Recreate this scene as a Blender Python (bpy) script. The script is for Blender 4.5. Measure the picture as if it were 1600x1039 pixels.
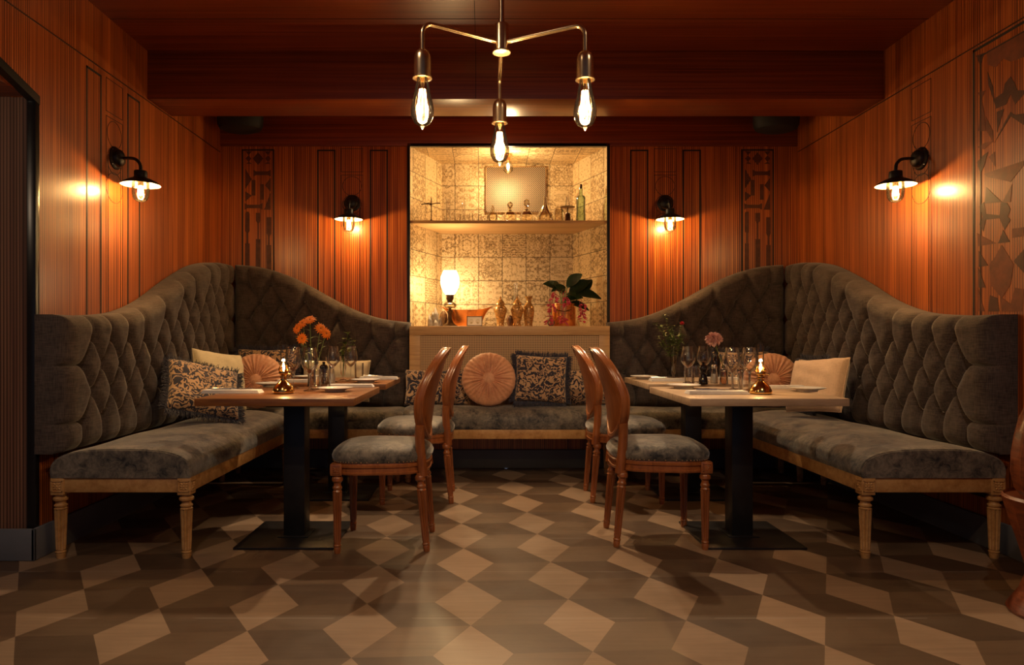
import bpy, bmesh, math, random
import numpy as np
from mathutils import Vector, Matrix, Euler
from mathutils.geometry import tessellate_polygon
random.seed(7); np.random.seed(7)
PI = math.pi
SC = bpy.context.scene
COL = SC.collection
for o in list(bpy.data.objects): bpy.data.objects.remove(o)

# ---------------------------------------------------------------- camera, world, main lights, exposure
F = 1076.0; HC = 1.05                      # focal length in pixels of a 1600 wide frame, camera height
cam_d = bpy.data.cameras.new('camera'); cam = bpy.data.objects.new('camera', cam_d); COL.objects.link(cam)
cam.location = (0, 0, HC); cam.rotation_euler = (PI/2, 0, 0)
cam_d.sensor_width = 36; cam_d.lens = 36*F/1600; cam_d.shift_x = 43/1600; cam_d.shift_y = 9.5/1600
cam_d.clip_start = .05
SC.camera = cam
SC.view_settings.view_transform = 'Standard'; SC.view_settings.look = 'None'
SC.view_settings.gamma = 1; SC.view_settings.exposure = 0.15
SC.cycles.transparent_max_bounces = 20
SC.cycles.sample_clamp_indirect = 3.0
W = bpy.data.worlds.new('world'); SC.world = W; W.use_nodes = True
W.node_tree.nodes['Background'].inputs[0].default_value = (.62, .72, 1, 1)
W.node_tree.nodes['Background'].inputs[1].default_value = .10
WARM = (1, .62, .28)
def lamp(kind, loc, power, color=WARM, size=.02, parent=None, rot=None, angle=None, blend=.5, name='light'):
    d = bpy.data.lights.new(name, kind); d.energy = power; d.color = color
    if kind == 'AREA': d.shape = 'DISK'; d.size = size
    else: d.shadow_soft_size = size
    if kind == 'SPOT': d.spot_size = angle; d.spot_blend = blend
    o = bpy.data.objects.new(name, d); COL.objects.link(o); o.location = loc
    if rot: o.rotation_euler = rot
    if parent: o.parent = parent
    return o
def spot(loc, target, power, angle, blend=.6, color=(1, .70, .40), size=.03):
    v = Vector(target) - Vector(loc)
    return lamp('SPOT', loc, power, color, size, rot=v.to_track_quat('-Z', 'Y').to_euler(), angle=math.radians(angle), blend=blend, name='ceiling_or_fill_spot')
# ceiling spots hidden in the recess behind the beam, and unseen fill spots added over the front of the room
spot((.12, 4.88, 2.68), (.1, 3.0, 0), 150, 80, .5)
spot((-1.15, 4.95, 2.7), (-1.05, 4.3, .7), 60, 75, .8)
spot((1.5, 4.95, 2.7), (1.45, 4.3, .7), 60, 75, .8)
spot((.3, 1.7, 2.8), (.25, 5.3, .6), 90, 42, .9)
lamp('POINT', (-3.1, 2.2, 2.1), 9, (1, .75, .5), .1, name='passage_light')
spot((-.9, 1.2, 2.8), (-.8, 2.7, 0), 48, 95, .9, (1, .74, .5))  # this and the next: added fill to brighten the front floor
spot((1.3, 1.2, 2.8), (1.2, 2.7, 0), 48, 95, .9, (1, .74, .5))

# ---------------------------------------------------------------- room measures
XL, XR, XC = -2.14, 2.536, .197            # side walls, middle of the room
YB = 5.59                                  # back wall
ZC = 2.876                                 # ceiling

# ---------------------------------------------------------------- mesh helpers
def bm_new(): return bmesh.new()
def box(bm, x0, x1, y0, y1, z0, z1, bev=0, seg=2, M=None):
    r = bmesh.ops.create_cube(bm, size=1)['verts']
    for v in r:
        v.co = Vector((x0+(v.co.x+.5)*(x1-x0), y0+(v.co.y+.5)*(y1-y0), z0+(v.co.z+.5)*(z1-z0)))
    vs = r
    if bev:
        es = list({e for v in r for e in v.link_edges})
        g = bmesh.ops.bevel(bm, geom=es, offset=bev, segments=seg, affect='EDGES', profile=.5)
        vs = list({v for f in g['faces'] for v in f.verts} | {v for v in r if v.is_valid})
    if M is not None:
        for v in vs: v.co = M @ v.co
    return vs
def lathe(bm, prof, c=(0, 0, 0), n=24, flute=None, M=None, cap=True):
    """prof: list of (r, z). flute=(z0,z1,count,depth)"""
    rings = []
    for (r, z) in prof:
        ring = []
        for i in range(n):
            a = 2*PI*i/n; rr = r
            if flute and flute[0] <= z <= flute[1]:
                rr = r*(1-flute[3]*(.5-.5*math.cos(a*flute[2]))**.7)
            p = Vector((c[0]+rr*math.cos(a), c[1]+rr*math.sin(a), c[2]+z))
            if M is not None: p = M @ p
            ring.append(bm.verts.new(p))
        rings.append(ring)
    for a, b in zip(rings, rings[1:]):
        for i in range(n):
            bm.faces.new((a[i], a[(i+1) % n], b[(i+1) % n], b[i]))
    if cap:
        if prof[0][0] > 1e-4: bm.faces.new(list(reversed(rings[0])))
        if prof[-1][0] > 1e-4: bm.faces.new(rings[-1])
    return rings
def smooth_path(pts, k=6):
    pts = [Vector(p) for p in pts]
    if len(pts) < 3: return pts
    out = []
    P = [2*pts[0]-pts[1]] + pts + [2*pts[-1]-pts[-2]]
    for i in range(1, len(P)-2):
        for j in range(k):
            t = j/k
            out.append(.5*((2*P[i]) + (P[i+1]-P[i-1])*t + (2*P[i-1]-5*P[i]+4*P[i+1]-P[i+2])*t*t + (-P[i-1]+3*P[i]-3*P[i+1]+P[i+2])*t**3))
    out.append(pts[-1])
    return out
def tube(bm, pts, r, n=10, closed=False, sx=1, sy=1, up=None, cap=True):
    pts = [Vector(p) for p in pts]; m = len(pts)
    rr = r if hasattr(r, '__len__') else [r]*m
    rings = []; prev = None
    for i, p in enumerate(pts):
        if closed: t = pts[(i+1) % m]-pts[i-1]
        else: t = pts[min(i+1, m-1)]-pts[max(i-1, 0)]
        t.normalize()
        if up is not None: a = Vector(up(i) if callable(up) else up)
        else:
            a = prev if prev is not None else (Vector((0, 0, 1)) if abs(t.z) < .9 else Vector((1, 0, 0)))
        a = (a - t*a.dot(t))
        if a.length < 1e-6: a = t.orthogonal()
        a.normalize(); prev = a
        b = t.cross(a)
        rings.append([bm.verts.new(p + a*(math.cos(2*PI*k/n)*rr[i]*sx) + b*(math.sin(2*PI*k/n)*rr[i]*sy)) for k in range(n)])
    for i in range(m if closed else m-1):
        A, B2 = rings[i], rings[(i+1) % m]
        for k in range(n):
            bm.faces.new((A[k], A[(k+1) % n], B2[(k+1) % n], B2[k]))
    if cap and not closed:
        bm.faces.new(list(reversed(rings[0]))); bm.faces.new(rings[-1])
def prism(bm, poly, fn, d):
    """poly: list of 2D pts, fn(u,v,w)->3D; extrude w 0..d"""
    a = [bm.verts.new(fn(u, v, 0)) for u, v in poly]; b = [bm.verts.new(fn(u, v, d)) for u, v in poly]
    n = len(poly)
    try:
        if n > 4:
            for tri in tessellate_polygon([[Vector((u, v, 0)) for u, v in poly]]):
                bm.faces.new([a[k] for k in tri]); bm.faces.new([b[k] for k in reversed(tri)])
        else: bm.faces.new(a[::-1]); bm.faces.new(b)
        for i in range(n): bm.faces.new((a[i], a[(i+1) % n], b[(i+1) % n], b[i]))
    except ValueError: pass
def grid(bm, nu, nv, fn, closed_u=False):
    V = [[bm.verts.new(fn(i, j)) for j in range(nv)] for i in range(nu)]
    for i in range(nu if closed_u else nu-1):
        for j in range(nv-1):
            bm.faces.new((V[i][j], V[(i+1) % nu][j], V[(i+1) % nu][j+1], V[i][j+1]))
    return V
def mk(name, bm, mat, parent=None, smooth=35, fix=True, **props):
    if isinstance(bm, bmesh.types.BMesh):
        if fix: bmesh.ops.recalc_face_normals(bm, faces=bm.faces)
        me = bpy.data.meshes.new(name); bm.to_mesh(me); bm.free()
    else: me = bm
    for m in (mat if isinstance(mat, (list, tuple)) else [mat]): me.materials.append(m)
    if smooth:
        me.polygons.foreach_set('use_smooth', [True]*len(me.polygons))
        me.set_sharp_from_angle(angle=math.radians(smooth))
    o = bpy.data.objects.new(name, me); COL.objects.link(o)
    if parent: o.parent = parent
    for k, v in props.items(): o[k] = v
    return o
def thing(name, label, cat, loc=(0, 0, 0), rz=0, group=None):
    o = bpy.data.objects.new(name, None); COL.objects.link(o)
    o.empty_display_size = .05
    o.location = loc; o.rotation_euler = (0, 0, rz); o['label'] = label; o['category'] = cat
    if group: o['group'] = group
    return o
def tag(o, label, cat, group=None):
    o['label'] = label; o['category'] = cat
    if group: o['group'] = group
    return o
def struct(name, bm, m, parent=None, **k):
    o = mk(name, bm, m, parent, **k)
    if not parent: o['kind'] = 'structure'
    return o
def dup(root, loc=None, rot=None, label=None, group=None, scale=None):
    def cp(o, par):
        c = o.copy(); COL.objects.link(c); c.parent = par
        for ch in list(o.children): cp(ch, c)
        return c
    r = cp(root, None)
    if loc is not None: r.location = loc
    if rot is not None: r.rotation_euler = rot if hasattr(rot, '__len__') else (0, 0, rot)
    if label: r['label'] = label
    if group: r['group'] = group
    if scale: r.scale = (scale,)*3 if not hasattr(scale, '__len__') else scale
    return r
def on_plane(px, py, z):                    # the point of a horizontal plane seen at that pixel of the photograph
    s = (py-529)/(HC-z)
    return Vector(((px-757)/s, F/s, z))

# ---------------------------------------------------------------- materials
def nt(name):
    m = bpy.data.materials.new(name); m.use_nodes = True
    t = m.node_tree; b = t.nodes['Principled BSDF']
    return m, t, b
def N(t, kind, **k):
    n = t.nodes.new('ShaderNode'+kind)
    for a, v in k.items():
        if hasattr(n, a) and a not in n.inputs: setattr(n, a, v)
        else: n.inputs[a].default_value = v
    return n
def L(t, a, b): t.links.new(a, b)
def ramp(t, fac, stops):
    r = t.nodes.new('ShaderNodeValToRGB'); L(t, fac, r.inputs[0])
    e = r.color_ramp.elements
    while len(e) < len(stops): e.new(.5)
    for i, (p, c) in enumerate(stops): e[i].position = p; e[i].color = (*c, 1)
    return r.outputs[0]
def mapping(t, scale, kind='Object', loc=(0, 0, 0), rot=(0, 0, 0)):
    tc = t.nodes.new('ShaderNodeTexCoord'); mp = t.nodes.new('ShaderNodeMapping')
    mp.inputs['Scale'].default_value = scale; mp.inputs['Location'].default_value = loc; mp.inputs['Rotation'].default_value = rot
    L(t, tc.outputs[kind], mp.inputs[0]); return mp.outputs[0]
def math_n(t, op, a, b=None):
    n = t.nodes.new('ShaderNodeMath'); n.operation = op
    for i, v in enumerate((a, b)):
        if v is None: continue
        if isinstance(v, (int, float)): n.inputs[i].default_value = v
        else: L(t, v, n.inputs[i])
    return n.outputs[0]
def mixc(t, fac, a, b, mode='MIX'):
    n = t.nodes.new('ShaderNodeMix'); n.data_type = 'RGBA'; n.blend_type = mode
    for i, v in ((0, fac), (6, a), (7, b)):
        if isinstance(v, (int, float)): n.inputs[i].default_value = v
        elif isinstance(v, tuple): n.inputs[i].default_value = (*v, 1)
        else: L(t, v, n.inputs[i])
    return n.outputs[2]
def bump(t, b, h, strength=.3, dist=.002):
    n = t.nodes.new('ShaderNodeBump'); n.inputs['Strength'].default_value = strength; n.inputs['Distance'].default_value = dist
    L(t, h, n.inputs['Height']); L(t, n.outputs[0], b.inputs['Normal'])
def plain(name, col, rough=.5, metal=0, noise=0, nscale=40, spec=.5, bstr=0, coat=0, sheen=0):
    m, t, b = nt(name)
    b.inputs['Base Color'].default_value = (*col, 1); b.inputs['Roughness'].default_value = rough
    b.inputs['Metallic'].default_value = metal; b.inputs['Specular IOR Level'].default_value = spec
    b.inputs['Coat Weight'].default_value = coat; b.inputs['Sheen Weight'].default_value = sheen
    no = N(t, 'TexNoise', Scale=nscale, Detail=4.0)
    tc = mapping(t, (1, 1, 1)); L(t, tc, no.inputs['Vector'])
    k = noise
    c = ramp(t, no.outputs[0], [(.25, tuple(x*(1-k) for x in col)), (.75, tuple(min(1, x*(1+k)) for x in col))])
    L(t, c, b.inputs['Base Color'])
    if bstr: bump(t, b, no.outputs[0], bstr)
    return m
def veneer(name, scale, dark, mid, light, rough=.34, coat=.2, pin=True, contrast=1):
    """striped reddish veneer; scale: stripes run across the axis with the large numbers"""
    m, t, b = nt(name)
    v = mapping(t, scale)
    n1 = N(t, 'TexNoise', Scale=1.0, Detail=3.0, Roughness=.6); L(t, v, n1.inputs['Vector'])
    v2 = mapping(t, tuple(s*.12 for s in scale)); n2 = N(t, 'TexNoise', Scale=1.0, Detail=2.0); L(t, v2, n2.inputs['Vector'])
    v3 = mapping(t, tuple(s*4.5 if s > 5 else s*2 for s in scale)); n3 = N(t, 'TexNoise', Scale=1.0, Detail=2.0); L(t, v3, n3.inputs['Vector'])
    f = math_n(t, 'ADD', math_n(t, 'MULTIPLY', n1.outputs[0], .55), math_n(t, 'MULTIPLY', n3.outputs[0], .45))
    c = ramp(t, f, [(.36, dark), (.5, mid), (.64, light)])
    if pin:
        sep = t.nodes.new('ShaderNodeSeparateXYZ'); L(t, mapping(t, (1, 1, 1)), sep.inputs[0])
        big = [i for i in range(3) if scale[i] > 5]
        s = None
        for i in big:
            s = sep.outputs[i] if s is None else math_n(t, 'ADD', s, sep.outputs[i])
        s = math_n(t, 'ADD', s, math_n(t, 'MULTIPLY', n1.outputs[0], .006))
        w = math_n(t, 'SINE', math_n(t, 'MULTIPLY', s, 2*PI/.0155))
        w = math_n(t, 'MAXIMUM', math_n(t, 'SUBTRACT', w, .1), 0)
        g = math_n(t, 'MULTIPLY', w, math_n(t, 'MULTIPLY', math_n(t, 'MAXIMUM', math_n(t, 'SUBTRACT', n2.outputs[0], .38), 0), 6.5*contrast))
        c = mixc(t, math_n(t, 'MINIMUM', g, .8), c, tuple(x*.35 for x in dark))
    L(t, c, b.inputs['Base Color'])
    b.inputs['Roughness'].default_value = rough
    b.inputs['Coat Weight'].default_value = coat; b.inputs['Coat Roughness'].default_value = .24
    bump(t, b, f, .12, .001)
    return m
MH = ((.15, .024, .006), (.45, .105, .017), (.66, .20, .036))
M_wall = veneer('mahogany_veneer_upright', (75, 75, .8), *MH)
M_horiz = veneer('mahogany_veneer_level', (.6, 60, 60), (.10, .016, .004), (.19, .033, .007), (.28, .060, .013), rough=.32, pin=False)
M_pass = veneer('passage_wall_veneer', (40, 40, .5), (.12, .05, .03), (.22, .10, .06), (.30, .15, .09), contrast=1.5, rough=.75, coat=0)
M_inlay = plain('black_inlay', (.012, .008, .010), .6, noise=.3)
M_thin = plain('thin_dark_inlay', (.05, .014, .008), .35, noise=.3)
M_int = [plain('intarsia_walnut', (.085, .020, .009), .5, noise=.4, nscale=25), plain('intarsia_brown', (.19, .045, .015), .5, noise=.3, nscale=25)]
M_black = plain('black_steel', (.012, .011, .013), .38, .2, noise=.4, nscale=12)
M_blackframe = plain('black_frame', (.01, .01, .012), .3, noise=.2)
M_base = plain('grey_blue_baseboard', (.13, .14, .17), .45, noise=.1, nscale=6)
M_stucco = plain('dull_plaster', (.1, .07, .06), .9, noise=.2)

def wood(name, cols, scale, rough=.4, coat=.1, bstr=.15, kind='Object', knots=0):
    m, t, b = nt(name)
    v = mapping(t, scale, kind)
    n1 = N(t, 'TexNoise', Scale=1.0, Detail=5.0, Roughness=.65, Distortion=.4); L(t, v, n1.inputs['Vector'])
    v2 = mapping(t, tuple(s*.15 for s in scale), kind); n2 = N(t, 'TexNoise', Scale=1.0, Detail=2.0); L(t, v2, n2.inputs['Vector'])
    f = math_n(t, 'ADD', math_n(t, 'MULTIPLY', n1.outputs[0], .65), math_n(t, 'MULTIPLY', n2.outputs[0], .35))
    c = ramp(t, f, [(.34, cols[0]), (.5, cols[1]), (.66, cols[2])])
    L(t, c, b.inputs['Base Color']); b.inputs['Roughness'].default_value = rough; b.inputs['Coat Weight'].default_value = coat
    b.inputs['Coat Roughness'].default_value = .2
    bump(t, b, n1.outputs[0], bstr, .001)
    return m
MAPLE = ((.34, .16, .05), (.50, .27, .10), (.60, .36, .15))
M_maple = wood('golden_maple', MAPLE, (30, 30, 30), .42)
M_maple_x = wood('golden_maple_long', MAPLE, (3, 60, 60), .42)
M_oak = wood('oak_ledge', ((.40, .22, .09), (.56, .34, .15), (.66, .42, .2)), (4, 60, 60), .5)
M_chair = wood('chair_walnut', ((.16, .045, .014), (.29, .09, .026), (.38, .13, .04)), (40, 40, 6), .3, .35)
M_top_l = wood('table_top_brown', ((.10, .032, .010), (.22, .080, .022), (.34, .14, .045)), (4, 55, 30), .38, .15, .5)  # browner tops of the left tables
M_top_r = wood('table_top_pale', ((.30, .20, .13), (.44, .31, .21), (.56, .41, .28)), (4, 50, 30), .45, .1, .4)  # paler tops of the right tables
M_drum = wood('carved_red_wood', ((.05, .010, .004), (.16, .035, .01), (.24, .06, .018)), (10, 10, 60), .4, .2, 1)

def fabric(name, a, b_, weave=900, sheen=.3, rough=.9, blotch=9, crush=False):
    m, t, b = nt(name)
    o = mapping(t, (1, 1, 1))
    n1 = N(t, 'TexNoise', Scale=float(blotch), Detail=5.0, Roughness=.65); L(t, o, n1.inputs['Vector'])
    if crush:
        w = N(t, 'TexNoise', Scale=blotch*3.0, Detail=6.0, Roughness=.7, Distortion=1.2); L(t, o, w.inputs['Vector'])
        f = math_n(t, 'ADD', math_n(t, 'MULTIPLY', n1.outputs[0], .5), math_n(t, 'MULTIPLY', w.outputs[0], .5))
        c = ramp(t, f, [(.40, a), (.60, b_)])
        bump(t, b, w.outputs[0], .6, .004)
    else:
        vx = mapping(t, (weave, weave, weave*.08)); vz = mapping(t, (weave*.08, weave*.08, weave))
        nx = N(t, 'TexNoise', Scale=1.0, Detail=2.0); L(t, vx, nx.inputs['Vector'])
        nz = N(t, 'TexNoise', Scale=1.0, Detail=2.0); L(t, vz, nz.inputs['Vector'])
        w = math_n(t, 'MULTIPLY', math_n(t, 'ADD', nx.outputs[0], nz.outputs[0]), .5)
        f = math_n(t, 'ADD', math_n(t, 'MULTIPLY', w, .7), math_n(t, 'MULTIPLY', n1.outputs[0], .3))
        c = ramp(t, f, [(.38, a), (.62, b_)])
        bump(t, b, w, .35, .0015)
    L(t, c, b.inputs['Base Color']); b.inputs['Roughness'].default_value = rough
    b.inputs['Sheen Weight'].default_value = sheen; b.inputs['Sheen Roughness'].default_value = .4
    b.inputs['Specular IOR Level'].default_value = .25
    return m
M_linen = fabric('charcoal_linen', (.036, .028, .029), (.122, .095, .084), 260)
M_velvet = fabric('crushed_grey_velvet', (.022, .024, .032), (.22, .19, .16), blotch=8, sheen=.6, rough=.55, crush=True)  # crushed pile; its highlights are put into the lighter colour too
M_cream = fabric('cream_linen', (.62, .52, .34), (.78, .68, .47), 400)
M_peach = fabric('peach_satin', (.58, .27, .15), (.80, .43, .26), blotch=8, sheen=.5, rough=.45, crush=True)
M_blush = fabric('blush_linen', (.60, .42, .30), (.78, .57, .42), 400)
def damask(name, scale=9.0, bal=.5):
    m, t, b = nt(name)
    o = mapping(t, (1, 1, 1))
    d = N(t, 'TexNoise', Scale=scale*.7, Detail=3.0, Distortion=1.6); L(t, o, d.inputs['Vector'])
    wv = t.nodes.new('ShaderNodeMix'); wv.data_type = 'VECTOR'; wv.inputs[0].default_value = .13
    L(t, o, wv.inputs[4]); L(t, d.outputs['Color'], wv.inputs[5])
    vo = t.nodes.new('ShaderNodeTexWave'); vo.wave_type = 'RINGS'; vo.inputs['Scale'].default_value = scale*.75
    vo.inputs['Distortion'].default_value = 16; vo.inputs['Detail'].default_value = 2.5; vo.inputs['Detail Scale'].default_value = 2.2
    L(t, wv.outputs[1], vo.inputs['Vector'])
    c = ramp(t, vo.outputs['Fac'], [(bal-.06, (.022, .022, .045)), (bal+.02, (.20, .12, .075)), (bal+.12, (.52, .34, .20))])
    L(t, c, b.inputs['Base Color']); b.inputs['Roughness'].default_value = .85; b.inputs['Sheen Weight'].default_value = .3
    bump(t, b, vo.outputs['Fac'], .4, .003)
    return m
M_damask = damask('navy_and_tan_damask', 10.0)
M_fringe = plain('navy_fringe', (.035, .036, .065), .8, noise=.6, nscale=90, sheen=.3)
M_silver = plain('silver_metal', (.7, .68, .65), .2, 1)
M_brass = plain('polished_brass', (.78, .48, .16), .14, 1, noise=.1, nscale=30)
M_brushed = plain('brushed_brass', (.72, .54, .33), .26, 1, noise=.1, nscale=60)
M_bronze = plain('dark_bronze', (.10, .06, .035), .35, .9, noise=.3)
M_copper = plain('hammered_copper', (.92, .38, .13), .24, .88, noise=.15, nscale=22, bstr=.2)
M_nail = plain('nail_brass', (.75, .55, .3), .25, 1)
M_china = plain('white_china', (.78, .77, .76), .18, spec=.5, coat=.3)
M_napkin = fabric('white_napkin', (.70, .68, .68), (.82, .80, .80), 500)
M_white = plain('white_enamel', (.85, .82, .76), .35)
M_pepper = plain('black_lacquer', (.01, .008, .009), .12, coat=.5)
M_salt = plain('salt', (.82, .78, .74), .7)
M_leaf = plain('leaf_green', (.11, .17, .035), .4, noise=.4, nscale=30)
M_leafd = plain('dark_leaf_green', (.022, .052, .018), .3, noise=.4, nscale=20)
M_orange = plain('orange_petals', (1.0, .30, .02), .6, noise=.25, nscale=120)
M_pinkf = plain('pink_petals', (.90, .50, .46), .7, noise=.35, nscale=60)
M_fuchsia = plain('fuchsia_petals', (.50, .035, .08), .55, noise=.35, nscale=60)
M_redf = plain('red_petals', (.55, .01, .02), .6, noise=.2)
M_stone = plain('grey_crystal_rock', (.33, .28, .24), .35, noise=.5, nscale=30, bstr=.6)
M_agate = plain('brown_agate', (.16, .07, .035), .2, noise=.7, nscale=22)
M_dark = plain('dark_speaker_shell', (.010, .009, .009), .75, noise=.3)
M_void = plain('dark_joint', (.01, .006, .005), .9)  # dark joints between the ceiling and beam sheets
M_fil = plain('x', (1, 1, 1))
def emis(name, col, s):
    m, t, b = nt(name); b.inputs['Base Color'].default_value = (*col, 1)
    b.inputs['Emission Color'].default_value = (*col, 1); b.inputs['Emission Strength'].default_value = s
    return m
M_fil = emis('glowing_filament', (1, .70, .34), 25)
M_flame = emis('lamp_flame', (1, .66, .26), 30)
M_globe = emis('lit_opal_glass', (1, .86, .60), 1.0)
_t = M_globe.node_tree; _o = [n for n in _t.nodes if n.type == 'OUTPUT_MATERIAL'][0]; _tr = _t.nodes.new('ShaderNodeBsdfTransparent'); _mx = _t.nodes.new('ShaderNodeMixShader'); _mx.inputs[0].default_value = .5
L(_t, _t.nodes['Principled BSDF'].outputs[0], _mx.inputs[1]); L(_t, _tr.outputs[0], _mx.inputs[2]); L(_t, _mx.outputs[0], _o.inputs[0])
def glass(name, tint=(1, 1, 1), ior=1.5, edge=.18, gloss=2.6, dark=(.6, .55, .5)):
    m = bpy.data.materials.new(name); m.use_nodes = True; t = m.node_tree
    for n in list(t.nodes):
        if n.type != 'OUTPUT_MATERIAL': t.nodes.remove(n)
    out = [n for n in t.nodes if n.type == 'OUTPUT_MATERIAL'][0]
    fr = N(t, 'Fresnel', IOR=ior); lw = N(t, 'LayerWeight', Blend=.25)
    tr = N(t, 'BsdfTransparent'); gl = N(t, 'BsdfGlossy', Roughness=.04)
    c = mixc(t, math_n(t, 'MULTIPLY', lw.outputs['Facing'], edge), tint, tuple(a*b for a, b in zip(dark, tint)))
    L(t, c, tr.inputs[0])
    mx = t.nodes.new('ShaderNodeMixShader'); L(t, math_n(t, 'MINIMUM', math_n(t, 'MULTIPLY', fr.outputs[0], gloss), .9), mx.inputs[0])
    L(t, tr.outputs[0], mx.inputs[1]); L(t, gl.outputs[0], mx.inputs[2]); L(t, mx.outputs[0], out.inputs[0])
    return m
M_glass = glass('clear_glass')
M_bulbg = glass('warm_bulb_glass', (1, .95, .82), gloss=1.2)
M_green = glass('pale_green_glass', (.72, .86, .72), edge=.7, dark=(.35, .5, .35))
M_amber = glass('decanter_glass', (.95, .90, .78), edge=.4, dark=(.65, .55, .4))
M_water = glass('amber_water', (.80, .55, .36), edge=.4)

def tin(name, ax):
    """embossed gold tiles, ax: the two object axes of the face"""
    m, t, b = nt(name)
    o = mapping(t, (1, 1, 1)); sep = t.nodes.new('ShaderNodeSeparateXYZ'); L(t, o, sep.inputs[0])
    P = .212
    u = math_n(t, 'DIVIDE', math_n(t, 'ADD', sep.outputs[ax[0]], .9 if ax[0] == 0 else .09), P); v = math_n(t, 'DIVIDE', math_n(t, 'ADD', sep.outputs[ax[1]], .13 if ax[1] == 2 else .1), P)
    fu = math_n(t, 'FRACT', u); fv = math_n(t, 'FRACT', v)
    du = math_n(t, 'ABSOLUTE', math_n(t, 'SUBTRACT', fu, .5)); dv = math_n(t, 'ABSOLUTE', math_n(t, 'SUBTRACT', fv, .5))
    mx = math_n(t, 'MAXIMUM', du, dv)
    line = math_n(t, 'GREATER_THAN', mx, .489)
    cb = t.nodes.new('ShaderNodeCombineXYZ'); L(t, math_n(t, 'FLOOR', u), cb.inputs[0]); L(t, math_n(t, 'FLOOR', v), cb.inputs[1])
    wn = N(t, 'TexWhiteNoise'); L(t, cb.outputs[0], wn.inputs['Vector'])
    # mirrored tile coordinate + a random offset for each tile
    c2 = t.nodes.new('ShaderNodeCombineXYZ'); L(t, du, c2.inputs[0]); L(t, dv, c2.inputs[1]); L(t, math_n(t, 'MULTIPLY', wn.outputs['Value'], 9), c2.inputs[2])
    orn = N(t, 'TexWave', Scale=3.2, Distortion=9.0, Detail=3.0); orn.inputs['Detail Scale'].default_value = 2.4; orn.wave_type = 'RINGS'; L(t, c2.outputs[0], orn.inputs['Vector'])
    ns = N(t, 'TexNoise', Scale=30.0, Detail=5.0, Roughness=.7, Distortion=2.2); L(t, o, ns.inputs['Vector'])
    n2 = N(t, 'TexNoise', Scale=5.0, Detail=4.0); L(t, o, n2.inputs['Vector'])
    f = math_n(t, 'ADD', math_n(t, 'MULTIPLY', orn.outputs['Fac'], .20), math_n(t, 'ADD', math_n(t, 'MULTIPLY', ns.outputs[0], .72), math_n(t, 'MULTIPLY', n2.outputs[0], .22)))
    f = math_n(t, 'ADD', f, math_n(t, 'MULTIPLY', wn.outputs['Value'], .10))
    c = ramp(t, f, [(.42, (.16, .10, .05)), (.54, (.46, .32, .16)), (.68, (.76, .60, .36))])
    c = mixc(t, line, c, (.05, .03, .015))
    L(t, c, b.inputs['Base Color']); b.inputs['Metallic'].default_value = .3; b.inputs['Roughness'].default_value = .34
    h = math_n(t, 'SUBTRACT', f, math_n(t, 'MULTIPLY', line, 1))
    bump(t, b, h, .55, .006)
    return m
M_tin_xz = tin('gold_tin_tiles_back', (0, 2)); M_tin_yz = tin('gold_tin_tiles_side', (1, 2)); M_tin_xy = tin('gold_tin_tiles_top', (0, 1))
def dots(name, base, hole, P, r, diag=False, metal=0, axes=(0, 2)):
    m, t, b = nt(name)
    sep = t.nodes.new('ShaderNodeSeparateXYZ'); L(t, mapping(t, (1, 1, 1)), sep.inputs[0])
    x, z = sep.outputs[axes[0]], sep.outputs[axes[1]]
    if diag: x, z = math_n(t, 'ADD', x, z), math_n(t, 'SUBTRACT', x, z)
    a = math_n(t, 'ABSOLUTE', math_n(t, 'SINE', math_n(t, 'MULTIPLY', x, PI/P))); c_ = math_n(t, 'ABSOLUTE', math_n(t, 'SINE', math_n(t, 'MULTIPLY', z, PI/P)))
    g = math_n(t, 'MINIMUM', math_n(t, 'MAXIMUM', math_n(t, 'MULTIPLY', math_n(t, 'SUBTRACT', math_n(t, 'MULTIPLY', a, c_), r), 6), 0), 1)
    L(t, mixc(t, g, base, hole), b.inputs['Base Color']); b.inputs['Roughness'].default_value = .5; b.inputs['Metallic'].default_value = metal
    bump(t, b, math_n(t, 'SUBTRACT', 1, g), .5, .002)
    return m
M_cane = dots('woven_cane', (.66, .45, .25), (.07, .035, .02), .0133, .50)
M_grille = dots('punched_metal_grille', (.40, .30, .19), (.02, .012, .02), .0175, .30, diag=True, metal=.5)
M_shell = dots('shell_picture', (.72, .70, .62), (.45, .42, .30), .05, .75)

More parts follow.
